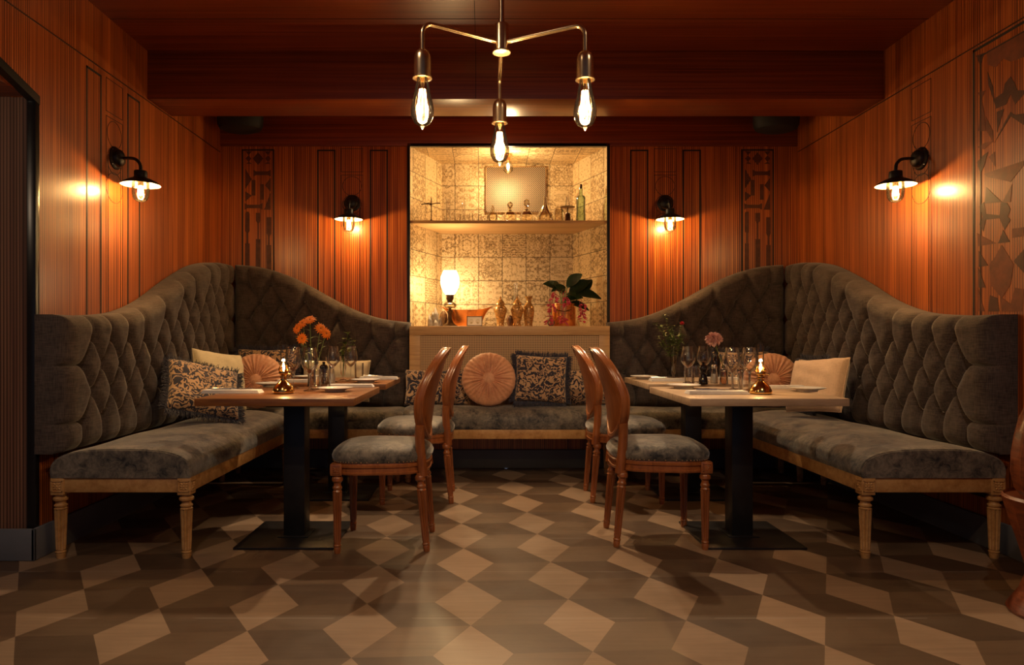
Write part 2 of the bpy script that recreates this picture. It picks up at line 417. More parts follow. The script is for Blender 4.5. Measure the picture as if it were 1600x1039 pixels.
# ---------------------------------------------------------------- floor: painted boards with a tumbling block pattern
def floor_mat(name):
    m, t, b = nt(name)
    at = t.nodes.new('ShaderNodeAttribute'); at.attribute_name = 'tone'
    v = mapping(t, (3, 45, 1), rot=(0, 0, -.058)); n1 = N(t, 'TexNoise', Scale=1.0, Detail=6.0, Roughness=.7, Distortion=.6); L(t, v, n1.inputs['Vector'])
    n2 = N(t, 'TexNoise', Scale=2.2, Detail=5.0, Roughness=.7); L(t, mapping(t, (1, 1, 1)), n2.inputs['Vector'])
    k = ramp(t, math_n(t, 'ADD', math_n(t, 'MULTIPLY', n1.outputs[0], .6), math_n(t, 'MULTIPLY', n2.outputs[0], .4)), [(.3, (.72, .70, .68)), (.7, (1.18, 1.16, 1.12))])
    c = mixc(t, 1.0, at.outputs['Color'], k, 'MULTIPLY')
    # board joints run across the room
    sep = t.nodes.new('ShaderNodeSeparateXYZ'); L(t, mapping(t, (1, 1, 1)), sep.inputs[0])
    fr = math_n(t, 'FRACT', math_n(t, 'DIVIDE', math_n(t, 'SUBTRACT', sep.outputs[1], .0), .5175))
    ln = math_n(t, 'LESS_THAN', math_n(t, 'ABSOLUTE', math_n(t, 'SUBTRACT', fr, .997)), .0028)
    n3 = N(t, 'TexNoise', Scale=3.0, Detail=3.0); L(t, mapping(t, (1, 7, 1)), n3.inputs['Vector'])
    msk = math_n(t, 'MULTIPLY', ln, math_n(t, 'GREATER_THAN', n3.outputs[0], .50))
    c = mixc(t, math_n(t, 'MULTIPLY', msk, .6), c, (.40, .36, .34))
    L(t, c, b.inputs['Base Color'])
    rr = ramp(t, n2.outputs[0], [(.3, (.30, .30, .30)), (.7, (.50, .50, .50))]); L(t, rr, b.inputs['Roughness'])
    bump(t, b, n1.outputs[0], .12, .001)
    return m
def build_floor():
    bm = bm_new(); col = bm.loops.layers.float_color.new('tone')
    e = .2676; d0 = 14.512; x0 = -1.9865; th = .0579; c, s = math.cos(th), math.sin(th)
    def P(a, b):                       # a across, b towards the back, in pattern units
        return Vector((e*(x0+a*c-b*s), e*(d0+b*c+a*s), 0))
    R3 = math.sqrt(3)
    LT, A, B_ = (.280, .196, .138), (.092, .060, .042), (.132, .088, .060)
    for m_ in range(-9, 13):
        for n in range(-13, 13):
            a = 1.5*m_; b = -R3*(n + (.5 if m_ % 2 == 0 else 0))
            # light block: tips at (a,b) and (a,b-R3), sides at +-.5
            quads = [([(a, b), (a-.5, b-R3/2), (a, b-R3), (a+.5, b-R3/2)], LT),
                     ([(a, b), (a+.5, b-R3/2), (a+1.5, b-R3/2), (a+1, b)], A),
                     ([(a, b), (a+1, b), (a+1.5, b+R3/2), (a+.5, b+R3/2)], B_)]
            for q, tone in quads:
                pts = [P(*p) for p in q]
                cx = sum(p.x for p in pts)/4; cy = sum(p.y for p in pts)/4
                if not (-4.6 < cx < 3.0 and -1.6 < cy < 5.75): continue
                k = random.uniform(.86, 1.12); w = random.uniform(-.02, .02)
                f = bm.faces.new([bm.verts.new(p) for p in pts])
                for l in f.loops: l[col] = (tone[0]*k*(1+w), tone[1]*k, tone[2]*k*(1-w), 1)
    # clean straight edges at the walls
    bmesh.ops.remove_doubles(bm, verts=bm.verts, dist=.0005)
    for co, no in (((0, YB+.02, 0), (0, 1, 0)), ((XR+.02, 0, 0), (1, 0, 0))):
        bmesh.ops.bisect_plane(bm, geom=list(bm.verts)+list(bm.edges)+list(bm.faces), plane_co=co, plane_no=no, clear_outer=True)
    for f in bm.faces:
        if f.normal.z < 0: f.normal_flip()
    return struct('floor', bm, floor_mat('painted_block_floor'), smooth=0, fix=False)
build_floor()

# ---------------------------------------------------------------- room shell
NX0, NX1, NZ0, NZ1 = -.603, .993, 1.145, 2.61       # niche opening
def build_shell():
    bm = bm_new()
    box(bm, XL-.1, NX0, YB, YB+.12, 0, 2.61); box(bm, NX1, XR+.1, YB, YB+.12, 0, 2.61)
    box(bm, NX0, NX1, YB, YB+.12, 0, NZ0)
    wb = struct('wall_back', bm, M_wall, smooth=0)
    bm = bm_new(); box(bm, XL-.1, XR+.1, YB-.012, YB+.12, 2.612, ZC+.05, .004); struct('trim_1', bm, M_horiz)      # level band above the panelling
    # left wall, open towards a passage nearer than 3.30 m
    bm = bm_new()
    OPY, OPZ = 3.30, 2.20
    box(bm, XL-.12, XL, OPY, YB+.1, 0, ZC+.05)
    fn = lambda u, v, w: (XL-w, u, v)
    prism(bm, [(OPY, OPZ), (OPY, ZC+.05), (-1.5, ZC+.05), (-1.5, 2.30), (2.95, 2.30)], fn, .12)
    struct('wall_left', bm, M_wall, smooth=0)
    bm = bm_new()      # steel lining of the opening
    box(bm, XL-.035, XL+.006, OPY-.028, OPY+.004, 0.0, OPZ+.01, .002)
    prism(bm, [(OPY+.004, OPZ-.03), (OPY+.004, OPZ+.012), (2.95, 2.315), (-1.5, 2.315), (-1.5, 2.273), (2.95, 2.273)], lambda u, v, w: (XL+.008-w, u, v), .04)
    struct('trim_2', bm, M_blackframe)
    bm = bm_new(); box(bm, -4.3, XL-.034, OPY-.01, OPY-.001, 0, 2.6); struct('wall_passage', bm, M_pass, smooth=0)
    bm = bm_new(); box(bm, -4.3, XL-.03, -1.5, OPY-.01, 2.205, 2.26); struct('ceiling_passage', bm, M_horiz, smooth=0)
    bm = bm_new(); box(bm, -4.4, -4.3, -1.5, OPY+.1, 0, 2.4); struct('wall_passage_end', bm, M_pass, smooth=0)
    bm = bm_new(); box(bm, XR, XR+.12, -1.5, YB+.1, 0, ZC+.05); struct('wall_right', bm, M_wall, smooth=0)
    # ceiling and the deep cross beam
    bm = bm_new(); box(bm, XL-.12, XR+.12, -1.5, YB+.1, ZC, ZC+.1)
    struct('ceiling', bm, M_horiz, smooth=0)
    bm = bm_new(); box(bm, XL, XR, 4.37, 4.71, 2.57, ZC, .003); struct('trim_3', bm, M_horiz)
    bm = bm_new()      # ceiling and beam sheet joints
    for (x, y) in ((-.055, 4.369), ):
        box(bm, x-.0015, x+.0015, 4.368, 4.372, 2.572, ZC)
    box(bm, -.055-.0015, -.055+.0015, 2.0, 4.37, ZC-.0012, ZC)
    box(bm, XL, XR, 3.93, 3.934, ZC-.0012, ZC)
    struct('trim_4', bm, M_void, smooth=0)
    # baseboards
    def bb(name, *b):
        bm = bm_new(); box(bm, *b, .006); struct(name, bm, M_base)
    bb('baseboard_back', XL, XR, YB-.02, YB, 0, .152)
    bb('baseboard_left', XL, XL+.02, 3.245, YB-.02, 0, .152)
    bb('baseboard_right', XR-.02, XR, -1.5, YB-.02, 0, .152)
    bb('baseboard_passage', -4.3, XL+.02, 3.245, 3.262, 0, .152)
    # faint joint between the lower and the upper side panelling
    bm = bm_new(); box(bm, XL, XL+.004, 3.0, 5.57, 2.556, 2.562); box(bm, XR-.004, XR, 2.2, 5.57, 2.556, 2.562)
    struct('trim_5', bm, M_thin, smooth=0)
    # lower dado mouldings on the right wall towards the camera
    bm = bm_new()
    for z in (.86, .895): box(bm, XR-.012, XR, 2.2, 3.12, z, z+.014, .002)
    box(bm, XR-.012, XR, 2.2, 3.6, .245, .27, .002)
    for y in (3.12, 3.9): box(bm, XR-.010, XR, y, y+.02, .27, .9, .002)
    struct('trim_6', bm, M_thin)
    # niche
    YN = 6.16; bx0, bx1 = -.38, .793
    bm = bm_new()
    V = lambda x, y, z: bm.verts.new((x, y, z))
    def wall(pts, mi):
        f = bm.faces.new([V(*p) for p in pts]); f.material_index = mi
        g = bmesh.ops.extrude_face_region(bm, geom=[f]); c = Vector((.2, 5.8, 1.9))
        f.normal_update(); n = f.normal.copy()
        if (c-f.calc_center_median()).dot(n) > 0: n = -n
        for v in [x for x in g['geom'] if isinstance(x, bmesh.types.BMVert)]: v.co += n*.03
        for q in [x for x in g['geom'] if isinstance(x, bmesh.types.BMFace)]: q.material_index = mi
    wall([(bx0, YN, NZ0), (bx1, YN, NZ0), (bx1, YN, NZ1), (bx0, YN, NZ1)], 0)
    wall([(NX0, YB, NZ0), (bx0, YN, NZ0), (bx0, YN, NZ1), (NX0, YB, NZ1)], 1)
    wall([(NX1, YB, NZ0), (bx1, YN, NZ0), (bx1, YN, NZ1), (NX1, YB, NZ1)], 1)
    wall([(NX0, YB, NZ1), (NX1, YB, NZ1), (bx1, YN, NZ1), (bx0, YN, NZ1)], 2)
    struct('wall_niche', bm, [M_tin_xz, M_tin_yz, M_tin_xy], smooth=0)
    bm = bm_new()
    t = .024
    box(bm, NX0-t, NX0, YB-.012, YB+.03, NZ0, NZ1+t, .002); box(bm, NX1, NX1+t, YB-.012, YB+.03, NZ0, NZ1+t, .002)
    box(bm, NX0, NX1, YB-.012, YB+.03, NZ1-.002, NZ1+t, .002)
    struct('trim_7', bm, M_blackframe)
build_shell()

# ---------------------------------------------------------------- inlays on the walls
def frame_strips(bm, fn, u0, u1, z0, z1, w, top=True, d=.0015, bottom=False):
    for a, b in ((u0, u0+w), (u1-w, u1)): prism(bm, [(a, z0), (b, z0), (b, z1), (a, z1)], fn, d)
    if top: prism(bm, [(u0, z1-w), (u1, z1-w), (u1, z1), (u0, z1)], fn, d)
    if bottom: prism(bm, [(u0, z0), (u1, z0), (u1, z0+w), (u0, z0+w)], fn, d)
def ring_strip(bm, fn, cu, cz, r, w, n=40, d=.0015):
    for i in range(n):
        a, b = 2*PI*i/n, 2*PI*(i+1)/n
        prism(bm, [(cu+r*math.cos(a), cz+r*math.sin(a)), (cu+r*math.cos(b), cz+r*math.sin(b)), (cu+(r+w)*math.cos(b), cz+(r+w)*math.sin(b)), (cu+(r+w)*math.cos(a), cz+(r+w)*math.sin(a))], fn, d)
fb = lambda u, v, w: (u, YB-w, v)
fl = lambda u, v, w: (XL+w, u, v)
frr = lambda u, v, w: (XR-w, u, v)
def lamp_inlay(fn, c, zt, zl, frames=True):
    b1 = bm_new(); b2 = bm_new()
    if frames:
        frame_strips(b1, fn, c-.285, c-.137, .6, zt, .012)
        frame_strips(b1, fn, c+.142, c+.290, .6, zt, .012)
    frame_strips(b2, fn, c-.092, c+.088, zt-.18, zt+.01, .004)
    frame_strips(b2, fn, c-.092, c+.088, .6, zt-.205, .004)
    frame_strips(b2, fn, c-.072, c+.066, .6, zt-.42, .004, top=False)
    prism(b2, [(c-.092, zt-.182), (c+.088, zt-.182), (c+.088, zt-.178), (c-.092, zt-.178)], fn, .0015)
    ring_strip(b2, fn, c-.002, zt-.295, .075, .004); ring_strip(b2, fn, c-.002, zt-.445, .075, .004)
    ring_strip(b2, fn, c-.002, zt-.60, .085, .004)
    return b1, b2
n_t = 8
for fn, c, zt, zl, fr_ in ((fb, -1.073, 2.583, 2.147, 1), (fb, 1.467, 2.583, 2.147, 1), (fl, 3.985, 2.52, 2.107, 1), (frr, 4.0, 2.52, 2.107, 0)):
    b1, b2 = lamp_inlay(fn, c, zt, zl, fr_)
    if fr_: struct('trim_%d' % n_t, b1, M_inlay, smooth=0); n_t += 1
    else: b1.free()
    struct('trim_%d' % n_t, b2, M_thin, smooth=0); n_t += 1
# slim intarsia panels of the back wall (outlines of the veneer pieces)
S1 = [[(75, 62), (125, 62), (100, 95)], [(235, 62), (285, 62), (260, 95)], [(178, 70), (222, 122), (178, 175), (134, 122)],
      [(100, 95), (122, 122), (100, 150), (74, 122)], [(260, 95), (284, 122), (260, 150), (238, 122)], [(80, 165), (100, 148), (128, 166)], [(232, 166), (260, 148), (284, 166)],
      [(140, 215), (160, 228), (260, 228), (284, 215), (284, 272), (260, 260), (160, 260), (140, 272)],
      [(72, 205), (126, 295), (72, 375)], [(124, 300), (156, 300), (156, 430), (124, 430)], [(196, 335), (228, 335), (228, 465), (196, 465)],
      [(284, 280), (284, 400), (235, 345)], [(72, 395), (126, 430), (72, 480)], [(284, 400), (284, 548), (228, 548)],
      [(66, 492), (90, 506), (190, 506), (216, 492), (216, 548), (190, 536), (90, 536), (66, 548)],
      [(72, 580), (80, 564), (100, 564), (108, 580), (108, 725), (97, 742), (97, 828), (108, 828), (108, 1060), (70, 1060), (70, 828), (83, 828), (83, 742), (70, 725)],
      [(160, 574), (198, 574), (198, 640), (184, 662), (184, 792), (198, 792), (198, 1060), (160, 1060), (160, 792), (174, 792), (174, 662), (160, 640)],
      [(250, 610), (288, 610), (288, 745), (276, 772), (276, 842), (288, 842), (288, 1060), (250, 1060), (250, 842), (262, 842), (262, 772), (250, 745)]]
for off, nm in ((0, 'left'), (780, 'right')):
    cv = lambda p: ((370+off+p[0]/5.33-757)/192.4, 1.05-(225+p[1]/5.33-529)/192.4)
    b1 = bm_new()
    a = cv((42, 45)); b = cv((314, 1100))
    frame_strips(b1, fb, a[0], b[0], 1.2, a[1], .012)
    struct('trim_%d' % n_t, b1, M_inlay, smooth=0); n_t += 1
    b2 = bm_new()
    for k, poly in enumerate(S1):
        prism(b2, [cv(p) for p in poly][::-1], fb, .0012)
    bmesh.ops.triangulate(b2, faces=[f for f in b2.faces if len(f.verts) > 4])
    struct('trim_%d' % n_t, b2, M_int[0], smooth=0); n_t += 1
# large intarsia field on the right wall
def cr(p):
    px, py = 1510+p[0]/2.165, 20+p[1]/2.165
    d = F*XR/(px-757); return (d, 1.05-(py-529)*d/F)
S2 = [[(33, 145), (62, 135), (48, 180)], [(70, 130), (195, 60), (195, 150), (150, 165), (125, 155), (100, 185), (72, 175)],
      [(72, 200), (90, 250), (100, 320), (74, 240)], [(40, 270), (66, 262), (52, 290), (62, 345), (66, 400), (40, 400), (46, 345), (48, 290)],
      [(96, 290), (125, 270), (130, 240), (150, 215), (165, 240), (172, 262), (195, 262), (195, 275), (165, 310), (150, 275), (135, 310), (100, 325)],
      [(66, 350), (90, 400), (92, 440), (66, 395)], [(103, 335), (128, 325), (104, 405)], [(35, 455), (62, 440), (95, 432), (60, 462)],
      [(95, 440), (150, 350), (195, 380), (195, 340), (165, 345), (150, 335), (130, 370)],
      [(96, 470), (98, 520), (76, 488)], [(36, 505), (60, 480), (74, 470), (60, 520), (48, 545)], [(60, 545), (195, 500), (195, 515), (150, 572), (70, 555)],
      [(68, 590), (120, 640), (62, 645)], [(155, 580), (150, 640), (122, 640)], [(44, 655), (60, 640), (66, 680), (112, 685), (118, 640), (138, 642), (150, 665), (140, 690), (150, 700), (130, 735), (112, 695), (66, 700), (58, 740), (44, 715), (56, 690)],
      [(36, 745), (100, 780), (40, 790)], [(125, 735), (148, 775), (108, 780)], [(155, 730), (195, 725), (195, 755), (155, 762)],
      [(42, 805), (74, 855), (42, 860)], [(95, 830), (120, 785), (145, 825), (160, 850), (150, 920), (120, 965), (82, 920), (78, 850)],
      [(40, 860), (66, 930), (42, 930)], [(40, 930), (62, 1010), (42, 1010)], [(80, 955), (105, 965), (112, 1010), (74, 1010)], [(115, 960), (150, 985), (165, 930), (195, 935), (190, 1010), (120, 1010)], [(160, 840), (195, 800), (195, 880)]]
b1 = bm_new()
for d in (.0, -.055):
    u1 = 3.576+d; frame_strips(b1, frr, 1.4, u1, 1.0, 2.545+d*.9, .014 if d == 0 else .006)
struct('trim_%d' % n_t, b1, M_inlay, smooth=0); n_t += 1
for j in (0, 1):
    b2 = bm_new()
    for k, poly in enumerate(S2):
        if k % 2 == j: prism(b2, [cr(p) for p in poly], frr, .0012)
    bmesh.ops.triangulate(b2, faces=[f for f in b2.faces if len(f.verts) > 4])
    struct('trim_%d' % n_t, b2, M_int[j], smooth=0); n_t += 1

# ---------------------------------------------------------------- wall lamps
def make_wall_lamp(label, loc, rz):
    t = thing('wall_lamp', label, 'wall lamp', loc, rz, 'barn style wall lamps')      # local: wall at y=0, lamp towards -y, plate centre at z=0
    M = Matrix.Rotation(PI/2, 4, 'X')
    bm = bm_new(); lathe(bm, [(.066, 0), (.066, .006), (.058, .012), (.052, .014), (.05, .03), (.04, .042), (.02, .048), (0, .05)], n=32, M=M)
    pl = mk('wall_plate', bm, M_black, t)
    for a in (PI/4, 3*PI/4, 5*PI/4, 7*PI/4):
        bm = bm_new(); lathe(bm, [(.005, 0), (.005, .004), (0, .006)], (.058*math.cos(a), .058*math.sin(a), .006), n=8, M=M); mk('screw', bm, M_silver, pl)
    bm = bm_new(); tube(bm, smooth_path([(0, -.04, 0), (0, -.085, 0), (0, -.118, -.006), (0, -.142, -.03), (0, -.148, -.06), (0, -.148, -.082)], 5), .0095, 12); mk('arm', bm, M_black, t)
    c = (0, -.148, -.04-.04)
    bm = bm_new(); lathe(bm, [(.012, .012), (.034, .006), (.036, 0), (.036, -.028), (.040, -.032), (.040, -.036)], c, 32); mk('canopy', bm, M_black, t)
    bm = bm_new(); lathe(bm, [(.038, -.034), (.060, -.042), (.090, -.058), (.106, -.072), (.108, -.076), (.104, -.0745), (.088, -.061), (.058, -.046), (.036, -.040)], c, 48, cap=False)
    sh = mk('shade', bm, [M_black, M_white], t)
    for p in sh.data.polygons:
        if p.normal.z < -.2: p.material_index = 1
    bm = bm_new(); lathe(bm, [(.046, -.05), (.047, -.09), (.0465, -.12), (.043, -.145), (.034, -.162), (.02, -.172), (0, -.175)], c, 32); mk('glass_jar', bm, M_bulbg, t)
    bm = bm_new(); lathe(bm, [(.016, -.045), (.016, -.075), (.013, -.08)], c, 16); mk('socket', bm, M_brushed, t)
    bm = bm_new(); lathe(bm, [(.010, -.082), (.015, -.092), (.0165, -.115), (.012, -.132), (0, -.138)], c, 16); mk('bulb', bm, M_fil, t)
    lamp('POINT', (0, -.148, -.188), 75, (1, .58, .22), .02, t)
    return t
wl = make_wall_lamp('black wall lamp with glass jar on left side wall', (XL, 3.99, 2.095), -PI/2)
wl.rotation_euler = (0, 0, PI/2)
wl2 = dup(wl, (XR, 4.0, 2.095), -PI/2, 'black wall lamp with glass jar on right side wall beside the large inlaid panel')
wl3 = dup(wl, (-1.073, YB, 2.147), 0, 'black wall lamp with glass jar on back wall, left of the shelf niche')
wl4 = dup(wl, (1.467, YB, 2.147), 0, 'black wall lamp with glass jar on back wall, right of the shelf niche')

# ---------------------------------------------------------------- ceiling speakers in the recess
def speaker(x, label):
    bm = bm_new()
    prof = [(.0, 0), (.11, .004), (.15, .02), (.165, .05), (.168, .10), (.165, .19), (.15, .21), (0, .215)]
    lathe(bm, prof, (0, 0, 0), 32)
    for v in bm.verts: v.co.y *= .8; v.co.x *= 1.05
    o = mk('loudspeaker', bm, M_dark); o.location = (x, 5.36, 2.66)
    tag(o, label, 'speaker', 'dark speakers behind the beam')
speaker(-1.93+.03, 'rounded black speaker under the ceiling behind the beam, left corner')
speaker(2.27, 'rounded black speaker under the ceiling behind the beam, right corner')

# ---------------------------------------------------------------- chandelier
def make_bulb(parent, c, s=1.0):
    prof = [(.013, 0), (.016, -.012), (.021, -.04), (.028, -.07), (.0325, -.095), (.031, -.115), (.022, -.132), (.008, -.140), (.004, -.146), (0, -.150)]
    bm = bm_new(); lathe(bm, [(r*s, z*s) for r, z in prof], c, 32); g = mk('bulb', bm, M_bulbg, parent)
    bm = bm_new()
    for k in range(8):
        a = 2*PI*k/8; r0, r1 = .008, .015
        p0 = (c[0]+r0*math.cos(a), c[1]+r0*math.sin(a), c[2]-.038*s); p1 = (c[0]+r1*math.cos(a+.2), c[1]+r1*math.sin(a+.2), c[2]-.108*s)
        tube(bm, [p0, p1], .0013, 6)
    mk('filament', bm, M_fil, g)
    bm = bm_new(); lathe(bm, [(.010, 0), (.009, -.02), (.004, -.032), (.002, -.115), (0, -.117)], c, 12); mk('filament_stem', bm, M_bulbg, g)
    return g
def chandelier():
    hx, hy = .051, 2.05
    t = thing('chandelier', 'brass three arm pendant light with bare filament bulbs', 'pendant light', (hx, hy, 1.90))
    Z = lambda z: z-1.90
    bm = bm_new(); lathe(bm, [(.0075, Z(1.98)), (.0075, Z(ZC)-.003)], n=14); mk('rod', bm, M_brushed, t)
    bm = bm_new(); lathe(bm, [(.06, Z(ZC)-.02), (.06, Z(ZC)-.002)], n=32); mk('ceiling_rose', bm, M_brushed, t)
    bm = bm_new(); lathe(bm, [(0, -.001), (.0265, 0), (.027, .004), (.0225, .006), (.0215, .012), (.0215, .080), (.020, .085), (.009, .086), (.009, .10), (0, .10)], n=32); mk('hub', bm, M_brushed, t)
    R = .262
    for ang in (PI/2+.09-.012, PI/2+2*PI/3+.025, PI/2-2*PI/3+.025):
        if abs(ang-PI/2) < .2: ang = PI/2-.0
        u = Vector((math.cos(ang), math.sin(ang), 0)); z0 = .030
        pts = [u*.018+Vector((0, 0, z0)), u*.10+Vector((0, 0, z0)), u*(R-.05)+Vector((0, 0, z0))]
        for k in range(1, 7):
            a = k/6*PI/2; pts.append(u*(R-.032+.032*math.sin(a))+Vector((0, 0, z0-.032+.032*math.cos(a))))
        pts.append(u*R+Vector((0, 0, -.052)))
        bm = bm_new(); tube(bm, pts, .0062, 12, up=Vector((0, 0, 1)).cross(u)); mk('arm', bm, M_brushed, t)
        c = u*R+Vector((0, 0, -.05))
        bm = bm_new(); lathe(bm, [(.0062, .004), (.010, .003), (.018, -.004), (.0225, -.016), (.0235, -.03), (.0235, -.072), (.027, -.074), (.027, -.078), (.020, -.079), (.018, -.06)], c, 32, cap=False); mk('socket', bm, M_brushed, t)
        b = make_bulb(t, (c.x, c.y, c.z-.070), 1.0)
        lamp('POINT', (c.x, c.y, c.z-.15), 9, WARM, .02, t)
    return t
chandelier()

# ---------------------------------------------------------------- tufted backrests
def smooth_top(us, zs):
    g = np.linspace(us[0]-.3, us[-1]+.3, 800); z = np.interp(g, us, zs)
    k = int(.22/(g[1]-g[0])) | 1
    z = np.convolve(np.pad(z, k//2, mode='edge'), np.ones(k)/k, 'valid')
    z = np.convolve(np.pad(z, k//2, mode='edge'), np.ones(k)/k, 'valid')
    return lambda u: np.interp(u, g, z)
def tufted(label, u0, u1, top, fn, phase, z0=.5, T=.165, flip=False, near_end=None):
    """fn(u, off, z) -> world"""
    DU, DV = .178, .140
    rows = [1.48-.14*k for k in range(8)]
    btn = []
    for r, zr in enumerate(rows):
        for c in range(-20, 20):
            u = phase + DU*(c + (.5 if r % 2 else 0))
            if u0+.075 < u < u1-.06 and zr > z0+.06 and zr < top(u)-.10: btn.append((u, zr))
    bs = set((round(a, 3), round(b, 3)) for a, b in btn)
    has = lambda a, b: (round(a, 3), round(b, 3)) in bs
    seg = []
    for (u, z) in btn:
        for s in (-1, 1):
            if has(u+s*DU/2, z-DV): seg.append((u, z, u+s*DU/2, z-DV, 1.0))
        if not (has(u-DU/2, z+DV) or has(u+DU/2, z+DV)) or (not has(u-DU/2, z+DV) and not has(u+DU/2, z+DV)):
            seg.append((u, z, u, float(top(u))+.02, .8))
        if not (has(u-DU/2, z-DV) or has(u+DU/2, z-DV)): seg.append((u, z, u, z0-.02, .8))
        if u-DU < u0+.075 and not has(u-DU, z) and u-u0 < DU*1.0: seg.append((u, z, u0-.02, z, .7))
        if u+DU > u1-.06 and not has(u+DU, z) and u1-u < DU*1.0: seg.append((u, z, u1+.02, z, .7))
    nu = int((u1-u0)/.0115); nv = 96
    U = np.linspace(0, 1, nu)
    U = u0 + (u1-u0)*U
    # finer spacing close to the ends
    V = np.linspace(0, 1, nv)
    UU = np.repeat(U[:, None], nv, 1); TOP = top(U)[:, None]; ZZ = z0+(TOP-z0)*V[None, :]
    dist = np.full(UU.shape, 9.0); amp = np.ones(UU.shape)
    for a, b, c, d, w in seg:
        px, pz = UU-a, ZZ-b; dx, dz = c-a, d-b
        t = np.clip((px*dx+pz*dz)/(dx*dx+dz*dz), 0, 1)
        q = np.hypot(px-t*dx, pz-t*dz)/1.0
        m = q < dist; dist = np.where(m, q, dist); amp = np.where(m, w, amp)
    R = .060
    q = np.clip(dist/R, 0, 1)
    h = .052*(np.sqrt(1-(1-q)**2)-1)*amp
    bd = np.full(UU.shape, 9.0)
    for a, b in btn: bd = np.minimum(bd, np.hypot(UU-a, ZZ-b))
    h -= .024*np.exp(-(bd/.024)**2)
    h += .0016*np.sin(UU*37+ZZ*21)*np.sin(ZZ*43-UU*11)
    RE = .075
    e = np.minimum(np.minimum(UU-u0, u1-UU), np.minimum(TOP-ZZ, (ZZ-z0)))
    e = np.clip(e, 0, RE)
    base = T-RE+np.sqrt(np.maximum(RE**2-(RE-e)**2, 0))
    O = np.maximum(base+h*np.clip(e/.02+.35, 0, 1), .02)
    t = thing('tufted_backrest', label, 'backrest', fn(float((u0+u1)/2), 0, z0), 0, 'deep buttoned wall backrests')
    o0 = Vector(t.location)
    bm = bm_new()
    def p(i, j): return Vector(fn(float(UU[i, j]), float(O[i, j]), float(ZZ[i, j])))-o0
    G = grid(bm, nu, nv, p)
    def edge(vs):
        back = [bm.verts.new(Vector(fn(u, .003, z))-o0) for u, z in vs[1]]
        for i in range(len(back)-1): bm.faces.new((vs[0][i], vs[0][i+1], back[i+1], back[i]))
    edge(([G[i][-1] for i in range(nu)], [(float(UU[i, -1]), float(ZZ[i, -1])) for i in range(nu)]))
    edge(([G[i][0] for i in range(nu)], [(float(UU[i, 0]), float(ZZ[i, 0])) for i in range(nu)]))
    edge(([G[0][j] for j in range(nv)], [(float(UU[0, j]), float(ZZ[0, j])) for j in range(nv)]))
    edge(([G[-1][j] for j in range(nv)], [(float(UU[-1, j]), float(ZZ[-1, j])) for j in range(nv)]))
    up = mk('upholstery', bm, M_linen, t, smooth=60)
    a0 = Vector(fn(0, 0, 0)); a1 = Vector(fn(0, 1, 0))-a0
    bm = bm_new(); bmesh.ops.create_uvsphere(bm, u_segments=12, v_segments=8, radius=.0095); me = bpy.data.meshes.new('button'); bm.to_mesh(me); bm.free(); me.materials.append(M_linen)
    me.polygons.foreach_set('use_smooth', [True]*len(me.polygons))
    for a, b in btn:
        i = int(round((a-u0)/(u1-u0)*(nu-1))); tt = float(top(a)); j = int(round((b-z0)/(tt-z0)*(nv-1)))
        o = bpy.data.objects.new('button', me); COL.objects.link(o); o.parent = up
        o.location = Vector(fn(a, float(O[i, j])+.002, b))-o0
    return t
side_top = smooth_top([3.27, 3.5, 3.89, 4.19, 4.53, 4.93, 5.29, 5.45], [1.165, 1.165, 1.19, 1.27, 1.425, 1.575, 1.64, 1.64])
back_top = smooth_top([0, .18, .43, .63, .78, .93, 1.14, 1.39], [1.64, 1.63, 1.55, 1.44, 1.355, 1.275, 1.205, 1.175])
tufted('dark buttoned backrest along left side wall', 3.27, 5.50, side_top, lambda u, o, z: (XL+o, u, z), 3.42)
tufted('dark buttoned backrest along right side wall', 3.27, 5.50, side_top, lambda u, o, z: (XR-o, u, z), 3.42)
tufted('dark buttoned backrest on back wall, left of the cane panel', -1.99, -.592, lambda u: back_top(np.asarray(u)+1.975), lambda u, o, z: (u, YB-o, z), -1.89+.02)
tufted('dark buttoned backrest on back wall, right of the cane panel', 0.986, 2.384, lambda u: back_top(2.369-np.asarray(u)), lambda u, o, z: (u, YB-o, z), 2.369-.105)

# ---------------------------------------------------------------- benches
def turned_leg_mesh(h, r, mat_name='leg'):
    """turned and fluted leg hanging from z=h down to 0"""
    bm = bm_new()
    P = [(.0, 0), (.55, .0), (.62, .03), (.66, .075), (.60, .082), (.70, .09), (.72, .105), (.60, .118), (.60, .125), (.64, .14), (.66, .16), (.74, .45), (.86, .76), (.88, .78), (.78, .79), (.70, .80), (.86, .815), (.88, .835), (.72, .85), (.66, .87), (.66, .89), (1.0, .915), (1.02, .945), (.9, .965), (.72, .975), (.72, 1.0)]
    lathe(bm, [(a*r, b*h) for a, b in P], n=48, flute=(.155*h, .77*h, 12, .24))
    return bm
def rosette(parent, c, M, s=.024, mat=None):
    bm = bm_new()
    for k in range(4):
        a = k*PI/2+PI/4
        for q in (0, 1):
            aa = a+q*PI/4; rr = s*(.62 if q == 0 else .48)
            r = bmesh.ops.create_icosphere(bm, subdivisions=2, radius=1)['verts']
            for v in r:
                x, y, z = v.co.x*s*.36, v.co.y*s*.20, v.co.z*s*.16
                x += rr*.9
                v.co = Vector((x*math.cos(aa)-y*math.sin(aa), z, x*math.sin(aa)+y*math.cos(aa)))
    r = bmesh.ops.create_icosphere(bm, subdivisions=2, radius=s*.24)['verts']
    for q in range(4):
        pass
    for x0, x1, z0, z1 in ((-1, 1, .86, 1), (-1, 1, -1, -.86), (-1, -.86, -1, 1), (.86, 1, -1, 1)):
        box(bm, x0*s, x1*s, -s*.14, 0, z0*s, z1*s)
    for v in bm.verts: v.co = M @ v.co + Vector(c)
    return mk('carved_rosette', bm, mat or M_maple, parent)
